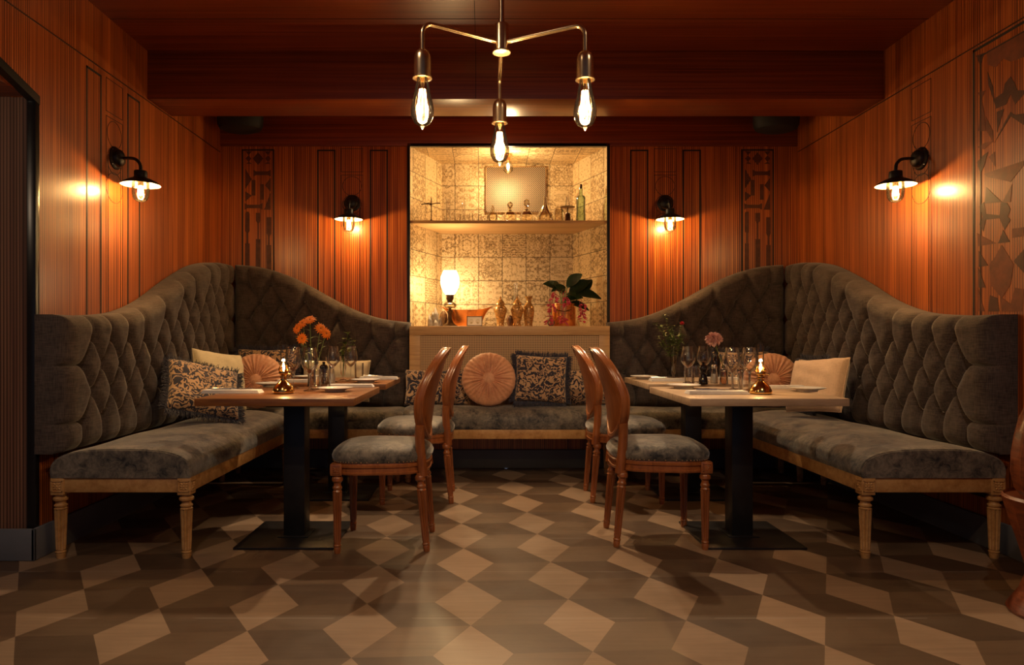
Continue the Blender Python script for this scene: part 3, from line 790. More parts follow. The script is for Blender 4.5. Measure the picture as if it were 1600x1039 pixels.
def cushion_mesh(x0, x1, y0, y1, z0, zc, along, edge_r=.05, ends=.03):
    """long crowned seat pad; along='y' or 'x' is its length axis"""
    bm = bm_new()
    if along == 'y': a0, a1, b0, b1 = x0, x1, y0, y1
    else: a0, a1, b0, b1 = y0, y1, x0, x1
    na, nb = 33, max(12, int((b1-b0)/.03))
    def prof(t):                       # t -1..1 across
        ang = t*PI/2
        x = math.copysign(abs(math.sin(ang))**.85, t); z = max(math.cos(ang), 0)**.72
        return x, z
    rings = []
    bs = [0, .002, .008, .018, .035, .06]
    ys = [b0+q for q in bs]+list(np.linspace(b0+.09, b1-.09, nb))+[b1-q for q in reversed(bs)]
    for y in ys:
        e = min(y-b0, b1-y); k = 1-.10*(1-min(e/.06, 1))**2
        ring = []
        for i in range(na):
            t = -1+2*i/(na-1); x, z = prof(t)
            X = (a0+a1)/2+(a1-a0)/2*x*(1 if e > .004 else .985)
            wob = .0035*math.sin(y*9+x*3)*z
            Z = z0+.02+(zc-z0-.02)*z*k+wob
            ring.append((X, y, Z))
        ring = [((a0+a1)/2-(a1-a0)/2*.985, y, z0)]+ring+[((a0+a1)/2+(a1-a0)/2*.985, y, z0)]
        rings.append([bm.verts.new((p[0], p[1], p[2]) if along == 'y' else (p[1], p[0], p[2])) for p in ring])
    for A, B2 in zip(rings, rings[1:]):
        for i in range(len(A)-1): bm.faces.new((A[i], A[i+1], B2[i+1], B2[i]))
    bm.faces.new(rings[0]); bm.faces.new(rings[-1][::-1])
    return bm, [v.co.copy() for v in rings[2]]
ZA0, ZA1 = .318, .389
def bench(label, x0, x1, y0, y1, along, legs, seat_top=.535, inner=None):
    cx, cy = (x0+x1)/2, (y0+y1)/2
    t = thing('bench', label, 'bench', (cx, cy, 0), 0, 'upholstered benches')
    lx0, lx1, ly0, ly1 = x0-cx, x1-cx, y0-cy, y1-cy
    bm = bm_new(); w = .032; i_ = .008
    box(bm, lx0+i_, lx1-i_, ly0+i_, ly0+i_+w, ZA0, ZA1, .004); box(bm, lx0+i_, lx1-i_, ly1-i_-w, ly1-i_, ZA0, ZA1, .004)
    box(bm, lx0+i_, lx0+i_+w, ly0+i_+w, ly1-i_-w, ZA0, ZA1, .003); box(bm, lx1-i_-w, lx1-i_, ly0+i_+w, ly1-i_-w, ZA0, ZA1, .003)
    box(bm, lx0+.03, lx1-.03, ly0+.03, ly1-.03, ZA1-.02, ZA1-.004)
    mk('apron', bm, M_maple, t)
    lm = None
    for (x, y, rose) in legs:
        bx, by = x-cx, y-cy
        bm = bm_new(); box(bm, bx-.032, bx+.032, by-.032, by+.032, ZA0-.012, ZA1+.001, .004)
        bl = mk('corner_block', bm, M_maple, t)
        if rose:
            rosette(bl, (bx, by-.032, (ZA0+ZA1)/2-.005), Matrix.Identity(3), .026)
            rosette(bl, (bx+.032*rose, by, (ZA0+ZA1)/2-.005), Matrix.Rotation(PI/2*rose, 3, 'Z'), .026)
        if lm is None:
            lm = mk('leg', turned_leg_mesh(ZA0-.012, .033), M_maple, t); lm.location = (bx, by, 0)
        else:
            c = lm.copy(); COL.objects.link(c); c.location = (bx, by, 0)
    bm, rim = cushion_mesh(lx0, lx1, ly0, ly1, ZA1, seat_top, along)
    cu = mk('seat_cushion', bm, M_velvet, t, smooth=50)
    if along == 'y':
        bm = bm_new(); tube(bm, rim, .0032, 6); mk('piping', bm, M_velvet, cu)
    return t
mir = lambda x: 2*XC-x
SX0, SX1 = -2.063, -1.393
bench('upholstered bench by left side wall, grey velvet seat on pale wooden legs', SX0, SX1, 3.265, 4.985, 'y', [(SX0+.034, 3.299, -1), (SX1-.034, 3.299, 1), (SX1-.034, 4.951, 0), (SX0+.034, 4.951, 0)])
bench('upholstered bench by right side wall, grey velvet seat on pale wooden legs', 1.79, 2.475, 3.265, 4.985, 'y', [(1.824, 3.299, -1), (2.441, 3.299, 1), (1.824, 4.951, 0), (2.441, 4.951, 0)])
bench('upholstered bench at back wall below left curved backrest', -1.97, -.603, 5.03, 5.43, 'x', [(-1.93, 5.065, 0), (-.64, 5.065, 0), (-.64, 5.39, 0), (-1.93, 5.39, 0)], .53)
bench('upholstered bench in the middle of the back wall below the cane panel', -.597, .987, 5.01, 5.385, 'x', [(-.56, 5.05, 0), (.95, 5.05, 0), (.95, 5.35, 0), (-.56, 5.35, 0)], .545)
bench('upholstered bench at back wall below right curved backrest', .993, 2.36, 5.03, 5.43, 'x', [(1.03, 5.065, 0), (2.32, 5.065, 0), (1.03, 5.39, 0), (2.32, 5.39, 0)], .53)

# cane panel that closes the front below the niche
def cane_panel():
    t = thing('cane_panel', 'light oak panel with woven cane under the niche, ledge on top', 'panel', (.195, 5.5, .40))
    o = Vector(t.location); X0, X1, Y0 = -.588, .982, 5.395
    def part(name, *b, m=M_oak, bev=.003):
        bm = bm_new(); box(bm, b[0]-o.x, b[1]-o.x, b[2]-o.y, b[3]-o.y, b[4]-o.z, b[5]-o.z, bev); return mk(name, bm, m, t)
    part('stile', X0, X0+.085, Y0, Y0+.03, .41, 1.075); part('stile', X1-.085, X1, Y0, Y0+.03, .41, 1.075)
    part('top_rail', X0, X1, Y0-.004, Y0+.03, 1.075, 1.148); part('bottom_rail', X0+.085, X1-.085, Y0, Y0+.03, .41, .50)
    part('cane_sheet', X0+.085, X1-.085, Y0+.010, Y0+.018, .50, 1.075, m=M_cane, bev=0)
    part('ledge', X0, X1, Y0+.03, YB, 1.10, 1.148)
    bm = bm_new()
    pts = [(-.60, YB), (.99, YB), (.79, 6.155), (-.378, 6.155)]
    prism(bm, [(a-o.x, b-o.y) for a, b in pts], lambda u, v, w: (u, v, 1.148-o.z-w), .03); mk('niche_ledge', bm, M_oak, t)
cane_panel()
# shelf across the niche
bm = bm_new(); prism(bm, [(-.602, YB-.004), (.992, YB-.004), (.79, 6.158), (-.377, 6.158)], lambda u, v, w: (u, v, 2.008-w), .024)
sh = mk('niche_shelf', bm, M_oak); tag(sh, 'light wooden shelf across the gold tiled niche', 'shelf')
# grille on the back of the niche
t = thing('vent_grille', 'punched metal grille on the upper back wall of the niche', 'grille', (.28, 6.15, 2.18))
bm = bm_new(); box(bm, -.263, .263, -.012, 0, 0, .40, .001); mk('mesh_sheet', bm, M_grille, t, smooth=0)
bm = bm_new(); frame_strips(bm, lambda u, v, w: (u, -.011-w, v), -.27, .27, -.005, .405, .008, d=.004, bottom=True); mk('grille_frame', bm, M_brushed, t)
for c in t.children: pass
# the small pendant bulb in the niche
t = thing('niche_pendant_bulb', 'small bare round bulb hanging from the niche ceiling', 'light bulb', (.20, 5.82, 2.604))
bm = bm_new(); lathe(bm, [(.03, 0), (.03, -.008), (.019, -.014), (.019, -.045), (.016, -.052)], n=24); mk('socket', bm, M_copper, t)
bm = bm_new(); lathe(bm, [(.014, -.05), (.02, -.066), (.036, -.09), (.042, -.115), (.036, -.142), (.02, -.156), (0, -.160)], n=24); g = mk('bulb', bm, M_bulbg, t)
bm = bm_new(); lathe(bm, [(0, -.07), (.010, -.078), (.012, -.11), (.006, -.13), (0, -.132)], n=12); mk('filament', bm, M_fil, g)
lamp('POINT', (0, -.06, -.17), 19, (1, .68, .32), .025, t)

# ---------------------------------------------------------------- tables
def make_table(label, cx, cy, mat, depth=.80, width=.76, cat='table', group='rectangular bistro tables'):
    t = thing('bistro_table', label, 'table', (cx, cy, 0), 0, group)
    bm = bm_new(); box(bm, -width/2, width/2, -depth/2, depth/2, .728, .765, .004)
    rr = random.Random(3 if cx < 0 else 8)
    mk('tabletop', bm, mat, t)
    bm = bm_new(); box(bm, -.055, .055, -.055, .055, .014, .716, .003); mk('column', bm, M_black, t)
    bm = bm_new(); box(bm, -.25, .25, -.25, .25, 0, .012, .003); box(bm, -.08, .08, -.08, .08, .012, .018, .002); mk('base_plate', bm, M_black, t)
    bm = bm_new(); box(bm, -.16, .16, -.16, .16, .716, .728, .002); mk('top_bracket', bm, M_black, t)
    return t
make_table('brown wooden table, nearer of the two on the left', -1.0, 3.67, M_top_l)
make_table('brown wooden table, farther of the two on the left', -1.0, 4.70, M_top_l, .74, .76)
make_table('pale wooden table, nearer of the two on the right', 1.355, 3.67, M_top_r)
make_table('pale wooden table, farther of the two on the right', 1.41, 4.70, M_top_r, .74, .76)

# ---------------------------------------------------------------- chairs
def make_chair(label, loc, rz):
    t = thing('dining_chair', label, 'chair', loc, rz, 'oval backed dining chairs')      # faces +x
    def outline(k, grow=0, n=60):
        out = []
        for i in range(n):
            a = 2*PI*i/n; c, s = math.cos(a), math.sin(a)
            x = math.copysign(abs(c)**.62, c)*(.245+grow); y = math.copysign(abs(s)**.55, s)
            w = .235+.022*(x/.245) if x > -.15 else .235+.022*(x/.245)-.03*((-.15-x)/.095)
            out.append((x+.003, y*(w+grow)))
        return out
    def slab(rings):                     # rings: (grow, z)
        bm = bm_new(); R_ = []
        for g, z in rings: R_.append([bm.verts.new((x, y, z)) for x, y in outline(0, g)])
        for A, B2 in zip(R_, R_[1:]):
            for i in range(60): bm.faces.new((A[i], A[(i+1) % 60], B2[(i+1) % 60], B2[i]))
        bm.faces.new(R_[0][::-1]); bm.faces.new(R_[-1]); return bm
    mk('seat_frame', slab([(-.012, .385), (-.006, .385), (-.003, .390), (-.003, .396), (-.008, .399), (-.008, .418), (-.002, .422), (-.001, .432), (-.006, .436), (-.008, .444)]), M_chair, t)
    cu = mk('seat_cushion', slab([(-.010, .438), (-.004, .445), (.004, .458), (.006, .472), (0, .488), (-.014, .503), (-.035, .514), (-.07, .523), (-.12, .529), (-.18, .531), (-.225, .532)]), M_velvet, t, smooth=60)
    bm = bm_new()
    o = outline(0, .001, 76)
    for x, y in o:
        if x < -.21: continue
        r = bmesh.ops.create_icosphere(bm, subdivisions=1, radius=.0042)['verts']
        for v in r: v.co += Vector((x, y, .449))
    mk('nailhead_trim', bm, M_nail, cu)
    LH = .385
    lm = None
    for (x, y, sx, sy, blk) in ((.205, .205, 0, 0, 1), (.205, -.205, 0, 0, 1), (-.195, .165, -.035, .01, 0), (-.195, -.165, -.035, -.01, 0)):
        if lm is None:
            lm = mk('leg', turned_leg_mesh(.388, .0265), M_chair, t); c = lm
        else:
            c = lm.copy(); COL.objects.link(c)
        c.location = (x+sx*1.0, y+sy*1.0, 0)
        c.rotation_euler = (math.atan2(sy, .39), math.atan2(-sx, .39), 0)
        if blk:
            bm = bm_new(); box(bm, x-.026, x+.030, y-.026 if y < 0 else y-.030, y+.030 if y < 0 else y+.026, .383, .440, .003); b = mk('corner_block', bm, M_chair, t)
            sg = 1 if y > 0 else -1
            bb_ = (x+.002, (y+.026) if y > 0 else (y-.026), .411)
            rosette(b, bb_, Matrix.Rotation(PI if y > 0 else 0, 3, 'Z'), .019, M_chair)
            rosette(b, (x+.030, y, .411), Matrix.Rotation(PI/2, 3, 'Z'), .019, M_chair)
    # oval back, tilted and dished round the sitter
    def bp(y, z): return Vector((-.249-(.30 if z > .768 else .14)*(z-.768)+.048*(y/.235)**2, y, z))
    n = 56; ry, rz_, zc = .232, .222, .768
    pts = [bp(ry*math.cos(2*PI*i/n), zc+rz_*math.sin(2*PI*i/n)) for i in range(n)]
    bm = bm_new()
    tube(bm, pts, 1.0, 14, closed=True, sx=.024, sy=.015, up=lambda i: Vector((1, 0, .15)))
    fr_ = mk('back_frame', bm, M_chair, t)
    bm = bm_new()
    pts2 = [bp(ry*1.045*math.cos(2*PI*i/n), zc+rz_*1.045*math.sin(2*PI*i/n))+Vector((-.020, 0, 0)) for i in range(n)]
    tube(bm, pts2, .0055, 6, closed=True)
    pts3 = [p+Vector((.036, 0, 0)) for p in pts2]; tube(bm, pts3, .0055, 6, closed=True)
    mk('moulding', bm, M_chair, fr_)
    def pan(dx, k1, m_=9):
        b_ = bm_new()
        def q(i, j):
            a = 2*PI*i/n; k = j/(m_-1)*k1; y, z = ry*k*math.cos(a), zc+rz_*k*math.sin(a); return bp(y, z)+Vector((dx, 0, 0))
        grid(b_, n, m_, q, True); bmesh.ops.remove_doubles(b_, verts=b_.verts, dist=1e-5)
        return b_
    bm = pan(-.014, 1.02); bmesh.ops.solidify(bm, geom=list(bm.faces), thickness=.008); mk('back_shell', bm, M_chair, t)
    bm = pan(.012, .93); bmesh.ops.solidify(bm, geom=list(bm.faces), thickness=.02); mk('back_pad', bm, M_velvet, t)
    for s in (-1, 1):
        pts = [Vector((-.212, s*.168, .37)), Vector((-.204, s*.170, .44)), Vector((-.198, s*.171, .50)), bp(s*.175, .57), bp(s*.188, .625)]
        bm = bm_new(); tube(bm, smooth_path(pts, 5), 1.0, 12, sx=.024, sy=.019, up=Vector((1, 0, 0))); mk('back_post', bm, M_chair, t)
    return t
ch = make_chair('oval backed wooden chair with grey velvet seat, nearer one at the left tables', (-.515, 3.575, 0), PI)
dup(ch, (-.445, 4.56, 0), PI+.02, 'oval backed wooden chair with grey velvet seat, farther one at the left tables')
dup(ch, (.90, 3.64, 0), -.03, 'oval backed wooden chair with grey velvet seat, nearer one at the right tables')
dup(ch, (.925, 4.58, 0), -.02, 'oval backed wooden chair with grey velvet seat, farther one at the right tables')

# ---------------------------------------------------------------- cushions
def pillow_bm(w, h, t, n=26, seed=0, wr=.004, concave=.05):
    rs = random.Random(seed); ph = [rs.uniform(0, 6) for _ in range(6)]
    bm = bm_new(); V = {}
    def P(i, j, s):
        u, v = -1+2*i/n, -1+2*j/n
        u = math.sin(u*PI/2)*.35+u*.65; v = math.sin(v*PI/2)*.35+v*.65
        x = w/2*u*(1-concave*(1-v*v)); z = h/2*v*(1-concave*(1-u*u))
        th = t/2*max(0, (1-u**4)*(1-v**4))**.42
        th += wr*(math.sin(7*u+5*v+ph[0])*math.sin(6*v-3*u+ph[1])+.6*math.sin(13*u*v+ph[2]+4*u))*min(1, th/t*3)
        return Vector((x, s*th, z))
    for s in (-1, 1):
        for i in range(n+1):
            for j in range(n+1):
                if s == 1 and (i in (0, n) or j in (0, n)): V[s, i, j] = V[-1, i, j]
                else: V[s, i, j] = bm.verts.new(P(i, j, s))
        for i in range(n):
            for j in range(n):
                q = (V[s, i, j], V[s, i+1, j], V[s, i+1, j+1], V[s, i, j+1])
                bm.faces.new(q if s == -1 else q[::-1])
    edge = [P(i, 0, -1) for i in range(n)]+[P(n, j, -1) for j in range(n)]+[P(n-i, n, -1) for i in range(n)]+[P(0, n-j, -1) for j in range(n)]
    return bm, edge
def fringe_bm(edge, length, count, seed=1):
    rs = random.Random(seed); bm = bm_new(); m = len(edge)
    c = Vector((0, 0, 0))
    for k in range(count):
        f = k/count*m; i = int(f); a = edge[i % m].lerp(edge[(i+1) % m], f-i); tg = (edge[(i+1) % m]-edge[i % m]).normalized()
        out = Vector((tg.z, 0, -tg.x));
        if out.dot(a) < 0: out = -out
        out = (out+a.normalized()*.35+Vector((rs.uniform(-.4, .4), rs.uniform(-.75, .75), rs.uniform(-.4, .4)))).normalized()
        ln = length*rs.uniform(.7, 1.15); p0 = a-out*.006; p1 = a+out*ln*.5; p2 = a+out*ln+Vector((rs.uniform(-.2, .2), rs.uniform(-.3, .3), rs.uniform(-.5, .1)))*ln*.5
        tube(bm, [p0, p1, p2], [.0026, .0022, .0010], 3, cap=False)
    return bm
def square_cushion(name, label, mat, w, h, t, loc, rot, seed, fringe=False, edge_mat=None):
    th = thing(name, label, 'cushion', loc); th.rotation_euler = rot
    bm, e = pillow_bm(w, h, t, seed=seed); mk('cover', bm, mat, th, smooth=80)
    if fringe: mk('fringe', fringe_bm(e, .042, 1100, seed), M_fringe, th, smooth=0, fix=False, kind='stuff')
    else:
        bm = bm_new(); tube(bm, e, .003, 6, closed=True); mk('piping', bm, mat, th)
    return th
def round_cushion(label, R, t, loc, rot, seed=0):
    th = thing('round_cushion', label, 'cushion', loc); th.rotation_euler = rot
    bm = bm_new(); n = 200; m = 40; rs = random.Random(seed); ph = [rs.uniform(0, 6) for _ in range(8)]
    def P(i, j):
        a = 2*PI*i/n; q = j/m; ang = q*PI                       # 0 front centre .. pi back centre
        r = R*math.sin(ang)**.72 if 0 < j < m else 0.0; y = -math.copysign(abs(math.cos(ang))**.8, math.cos(ang))*t/2
        pl = (math.sin(a*34+ph[0]+1.2*math.sin(a*3))+.6*math.sin(a*21+ph[1]))
        g = max(0, min(1, (r/R-.10)*5))*(1-.75*(r/R)**3)
        y *= 1+.10*pl*g
        y *= 1-.35*math.exp(-(r/(R*.22))**2)
        r *= 1+.006*pl
        return Vector((r*math.cos(a), y, r*math.sin(a)))
    grid(bm, n, m+1, P, True); bmesh.ops.remove_doubles(bm, verts=bm.verts, dist=1e-5)
    mk('cover', bm, M_peach, th, smooth=80)
    bm = bm_new(); lathe(bm, [(0, -t*.40), (R*.10, -t*.40), (R*.19, -t*.375), (R*.235, -t*.33), (R*.235, -t*.28)], n=40, M=Matrix.Rotation(-PI/2, 4, 'X')) if False else None
    r = bmesh.ops.create_uvsphere(bm, u_segments=32, v_segments=16, radius=1)['verts']
    for v in r: v.co = Vector((v.co.x*R*.24, v.co.z*.018-t*.36, v.co.y*R*.24))
    mk('centre_disc', bm, M_peach, th)
    return th
rd = math.radians
SEAT = .53
square_cushion('fringed_cushion', 'navy and tan patterned cushion with fringe, leaning on left backrest nearest the camera', M_damask, .44, .38, .13, (-1.745, 4.28, .73), (rd(-40), rd(14), rd(38)), 11, True)
square_cushion('square_cushion', 'plain cream linen cushion between fringed and peach cushions on left bench', M_cream, .42, .42, .14, (-1.83, 4.76, .755), (rd(-16), rd(8), rd(62)), 12)
round_cushion('peach satin pleated cushion in the left corner, in front of a patterned one', .205, .13, (-1.69, 5.10, .735), (rd(-14), 0, rd(14)), 3)
square_cushion('fringed_cushion', 'navy and tan fringed cushion behind the peach one in the left corner', M_damask, .46, .40, .12, (-1.68, 5.31, .775), (rd(-13), 0, rd(3)), 13, True)
square_cushion('lumbar_cushion', 'long cream cushion against back wall behind the left tables', M_cream, .52, .32, .12, (-1.14, 5.29, .725), (rd(-14), 0, 0), 14)
square_cushion('lumbar_cushion', 'long navy and tan cushion left of the round peach cushion, middle bench', M_damask, .50, .27, .12, (-.36, 5.28, .675), (rd(-12), 0, 0), 15)
square_cushion('lumbar_cushion', 'long navy and tan cushion at right end of the middle bench', M_damask, .46, .27, .12, (.76, 5.28, .675), (rd(-12), 0, 0), 16)
round_cushion('round peach satin pleated cushion in the middle bench', .202, .14, (.032, 5.17, .745), (rd(-13), 0, 0), 4)
square_cushion('fringed_cushion', 'navy and tan square cushion with fringe beside the round one, middle bench', M_damask, .39, .36, .13, (.425, 5.19, .745), (rd(-14), rd(3), 0), 17, True)
round_cushion('peach satin pleated cushion in the right corner', .20, .13, (2.12, 5.08, .745), (rd(-12), 0, rd(-10)), 5)
square_cushion('fringed_cushion', 'navy and tan fringed cushion against back wall in the right corner', M_damask, .44, .38, .12, (1.98, 5.30, .765), (rd(-11), 0, 0), 18, True)
square_cushion('fringed_cushion', 'navy and tan fringed cushion on right bench, mostly hidden behind the pale one', M_damask, .30, .34, .11, (2.24, 4.77, .74), (rd(-14), 0, rd(-82)), 19, True)
square_cushion('square_cushion', 'pale blush linen cushion leaning on right backrest', M_blush, .38, .37, .15, (2.165, 4.48, .745), (rd(-24), rd(-5), rd(-58)), 20)

# ---------------------------------------------------------------- things on the tables
TZ = .7655
WINE = [(.0, .002), (.034, .001), (.035, .003), (.02, .006), (.006, .012), (.0038, .03), (.0036, .085), (.006, .096), (.02, .108), (.038, .128), (.0465, .150), (.0455, .170), (.039, .205), (.034, .235)]
def wine_glass():
    t = thing('wine_glass', 'x', 'wine glass', (0, 0, 0), 0, 'wine glasses on the tables')
    bm = bm_new(); lathe(bm, WINE[7:], n=32, cap=False); mk('bowl', bm, M_glass, t, smooth=70)
    bm = bm_new(); lathe(bm, WINE[4:8], n=16, cap=False); mk('stem', bm, M_glass, t, smooth=70)
    bm = bm_new(); lathe(bm, [(0, 0)]+WINE[1:5], n=32); mk('foot', bm, M_glass, t, smooth=70)
    bm = bm_new(); tube(bm, [(.034*math.cos(2*PI*i/32), .034*math.sin(2*PI*i/32), .235) for i in range(32)], .0008, 6, closed=True); mk('rim', bm, M_rim, t)
    return t
M_rim = glass('glass_rim', (.9, .85, .75), edge=.8, gloss=3.5)
first = {}
def put(kind, make, px, py, label, rz=0, scale=None, group=None):
    p = on_plane(px, py, TZ)
    if kind not in first:
        o = make(); first[kind] = o; o.location = p; o.rotation_euler = (0, 0, rz); o['label'] = label
        if scale: o.scale = (scale,)*3
        return o
    return dup(first[kind], p, rz, label, group, scale or 1)
for px, py, lb in ((484, 611, 'wine glass right of the left oil lamp, nearest the camera'), (458, 606.5, 'wine glass directly behind the left oil lamp'),
                   (520, 597, 'wine glass behind the salt jar on the left far table'), (548, 595.5, 'wine glass beside the small footed vase on the left far table'),
                   (1075, 598.5, 'leftmost wine glass on the right tables, beside the tall footed vase'), (1099.5, 596.5, 'wine glass directly behind the black pepper mill, right tables'),
                   (1144, 610, 'wine glass left of the one next to the right oil lamp'), (1171, 610.5, 'wine glass next to the right oil lamp')):
    put('wine', wine_glass, px, py, lb, scale=1.0)
def tumbler():
    bm = bm_new(); lathe(bm, [(0, .004), (.026, .004), (.028, .001), (.030, .004), (.0325, .095), (.0335, .11)], n=28, cap=False)
    lathe(bm, [(0, .001), (.027, .0005), (.0285, .006)], n=28, cap=False)
    o = mk('tumbler', bm, M_glass, smooth=60); return tag(o, 'x', 'glass', 'water tumblers')
for px, py, lb in ((492, 608.5, 'tumbler in front of the wine glass by the black pepper mill, left near table'), (508, 606.5, 'tumbler between the left pepper mill and the salt jar'), (561, 590.8, 'tumbler at the far right of the left far table'),
                   (1077, 600, 'tumbler under the leftmost wine glass of the right tables'), (1088, 597.5, 'tumbler left of the right pepper mill'), (1152, 608, 'tumbler between the two right near wine glasses'), (1163, 613, 'tumbler just left of the right oil lamp')):
    put('tumbler', tumbler, px, py, lb)
def oil_lamp():
    t = thing('oil_lamp', 'x', 'oil lamp', (0, 0, 0), 0, 'brass oil lamps')
    bm = bm_new(); lathe(bm, [(0, 0), (.046, 0), (.055, .004), (.056, .012), (.054, .022), (.046, .038), (.034, .052), (.022, .062), (.016, .068), (.015, .078), (.019, .081), (.019, .086), (.014, .088)], n=40); mk('reservoir', bm, M_brass, t)
    bm = bm_new(); lathe(bm, [(.013, .086), (.014, .094), (.022, .100), (.0245, .108), (.022, .116), (.018, .119)], n=32); bn = mk('burner', bm, M_brass, t)
    for k in range(8):
        a = 2*PI*k/8; bm = bm_new(); tube(bm, smooth_path([(.020*math.cos(a), .020*math.sin(a), .112), (.0245*math.cos(a), .0245*math.sin(a), .124), (.0185*math.cos(a), .0185*math.sin(a), .138)], 3), .0028, 5); mk('prong', bm, M_brass, bn)
    bm = bm_new(); tube(bm, [(.018, 0, .104), (.038, 0, .098)], .0022, 8); r = lathe(bm, [(0, 0), (.009, .0), (.009, .004), (0, .004)], n=14, M=Matrix.Translation((.038, 0, .098)) @ Matrix.Rotation(PI/2, 4, 'Y')); mk('wick_knob', bm, M_brass, t)
    bm = bm_new(); lathe(bm, [(.017, .116), (.019, .13), (.0195, .14), (.0165, .155), (.016, .17), (.016, .255)], n=28, cap=False); mk('chimney', bm, M_bulbg, t, smooth=60)
    bm = bm_new(); lathe(bm, [(0, .118), (.006, .123), (.008, .134), (.005, .150), (0, .163)], n=14); mk('flame', bm, M_flame, t)
    lamp('POINT', (0, 0, .17), 2.0, (1, .58, .22), .012, t)
    return t
put('oil', oil_lamp, 443, 614.5, 'lit brass oil lamp on the brown table'); put('oil', oil_lamp, 1188.5, 615.5, 'lit brass oil lamp on the pale table', -.3)
def plate():
    bm = bm_new(); lathe(bm, [(0, .0), (.055, 0), (.056, .006), (.062, .010), (.085, .016), (.100, .0215), (.1005, .0235), (.098, .0235), (.084, .0185), (.062, .013), (.05, .010), (0, .009)], n=48)
    return tag(mk('side_plate', bm, M_china, smooth=50), 'x', 'plate', 'white side plates')
for px, py, lb in ((524, 611.5, 'white side plate by the front edge of the left near table'), (425, 603.5, 'white side plate behind the left oil lamp'), (480, 592, 'white side plate on the left far table, beyond the wine glasses'), (572, 597.5, 'white side plate near the right edge of the left far table'),
                   (1261, 611.5, 'white side plate at right end of the pale near table'), (1068, 606.5, 'white side plate at left corner of the pale near table'), (1006, 592, 'white side plate at the far left of the pale far table')):
    put('plate', plate, px, py, lb, 0, .95)
def napkin(px, py, w, d, label, rz=0):
    p = on_plane(px, py, TZ); bm = bm_new()
    for k in range(4):
        o = .002*k
        box(bm, -w/2+o, w/2-o*1.5, -d/2+o, d/2-o, .0045*k, .0045*k+.0042, .0018, M=None)
    for v in bm.verts: v.co.z += .0012*math.sin(v.co.x*25)*(v.co.z > .01)
    o = mk('napkin', bm, M_napkin); o.location = p; o.rotation_euler = (0, 0, rz)
    return tag(o, label, 'napkin', 'folded white napkins')
def fork_knife(px, py, la, lb_, rz=0, cuts=.2):
    p = on_plane(px, py, TZ)+Vector((0, 0, .0192))
    bm = bm_new(); tube(bm, smooth_path([(-.10, 0, .003), (-.04, 0, .005), (.02, 0, .003)], 4), [.0045]*5+[.003]*4, 8, sy=.5)
    box(bm, .018, .05, -.011, .011, .002, .004, .0008)
    for k in range(4): box(bm, .048, .095, -.010+.006*k, -.0075+.006*k, .002, .0038, .0004)
    f = mk('fork', bm, M_silver); f.location = p+Vector((0, .014, 0)); f.rotation_euler = (0, 0, rz+.05); tag(f, la, 'fork', 'forks on napkins')
    bm = bm_new(); tube(bm, smooth_path([(-.11, 0, .004), (-.05, 0, .004), (-.005, 0, .004)], 4), .0052, 8, sy=.6)
    prism(bm, [(-.008, -.006), (.095, -.008), (.11, -.002), (.10, .006), (-.008, .006)], lambda u, v, w: (u, v, .0022+w), .0016)
    k_ = mk('knife', bm, M_silver); k_.location = p+Vector((0, -.014, 0)); k_.rotation_euler = (0, 0, rz-.03); tag(k_, lb_, 'knife', 'knives on napkins')
napkin(364, 614, .30, .09, 'folded white napkin at the front left corner of the left near table', .02)
fork_knife(364, 614, 'fork on the napkin at the left near table', 'knife on the napkin at the left near table')
napkin(548, 604.8, .27, .075, 'rolled white napkin along the far edge of the left near table', .03)
napkin(440, 599.5, .20, .0, 'x') if False else None
napkin(463, 597.2, .24, .08, 'folded white napkin behind the left oil lamp, on the far table')
napkin(592, 592.5, .27, .09, 'folded white napkin at the right edge of the left far table')
fork_knife(592, 592.5, 'fork on the napkin at the left far table', 'knife on the napkin at the left far table')
napkin(1120, 615.5, .31, .09, 'folded white napkin at front edge of the pale near table', -.01)
fork_knife(1120, 615.5, 'fork on the napkin at the pale near table', 'knife on the napkin at the pale near table')
napkin(1042, 595.5, .23, .09, 'folded white napkin at the left of the pale far table')
fork_knife(1042, 595.5, 'fork on the napkin at the pale far table', 'knife on the napkin at the pale far table')
napkin(1226, 606.8, .22, .06, 'folded white napkin behind the plate on the pale near table')
napkin(1125, 593.2, .26, .07, 'folded white napkin behind the pepper mill on the pale far table')
def pepper_mill():
    bm = bm_new(); lathe(bm, [(0, 0), (.028, 0), (.029, .006), (.027, .03), (.021, .05), (.019, .058), (.023, .064), (.019, .070), (.020, .08), (.026, .092), (.027, .105), (.020, .118), (.010, .122), (.008, .126), (.011, .132), (.008, .138), (0, .140)], n=32)
    return tag(mk('pepper_mill', bm, M_pepper), 'x', 'pepper mill', 'black pepper mills')
put('mill', pepper_mill, 506, 599.5, 'black pepper mill on the left tables', 0, 1.0); put('mill', pepper_mill, 1099, 600, 'black pepper mill on the right tables')
def salt_jar():
    t = thing('salt_jar', 'x', 'salt shaker', (0, 0, 0), 0, 'glass salt jars')
    bm = bm_new(); lathe(bm, [(0, 0), (.022, 0), (.0235, .004), (.0235, .04), (.018, .07), (.0155, .095)], n=24, cap=False); mk('jar', bm, M_glass, t)
    bm = bm_new(); lathe(bm, [(0, .003), (.021, .003), (.0215, .04), (.018, .058), (0, .060)], n=24); mk('salt_filling', bm, M_salt, t)
    bm = bm_new(); lathe(bm, [(.0165, .093), (.0175, .096), (.0175, .112), (.012, .120), (0, .122)], n=24); mk('lid', bm, M_silver, t)
    return t
put('salt', salt_jar, 518, 598.5, 'small glass salt jar on the left tables'); put('salt', salt_jar, 1116, 598.5, 'small glass salt jar on the right tables')

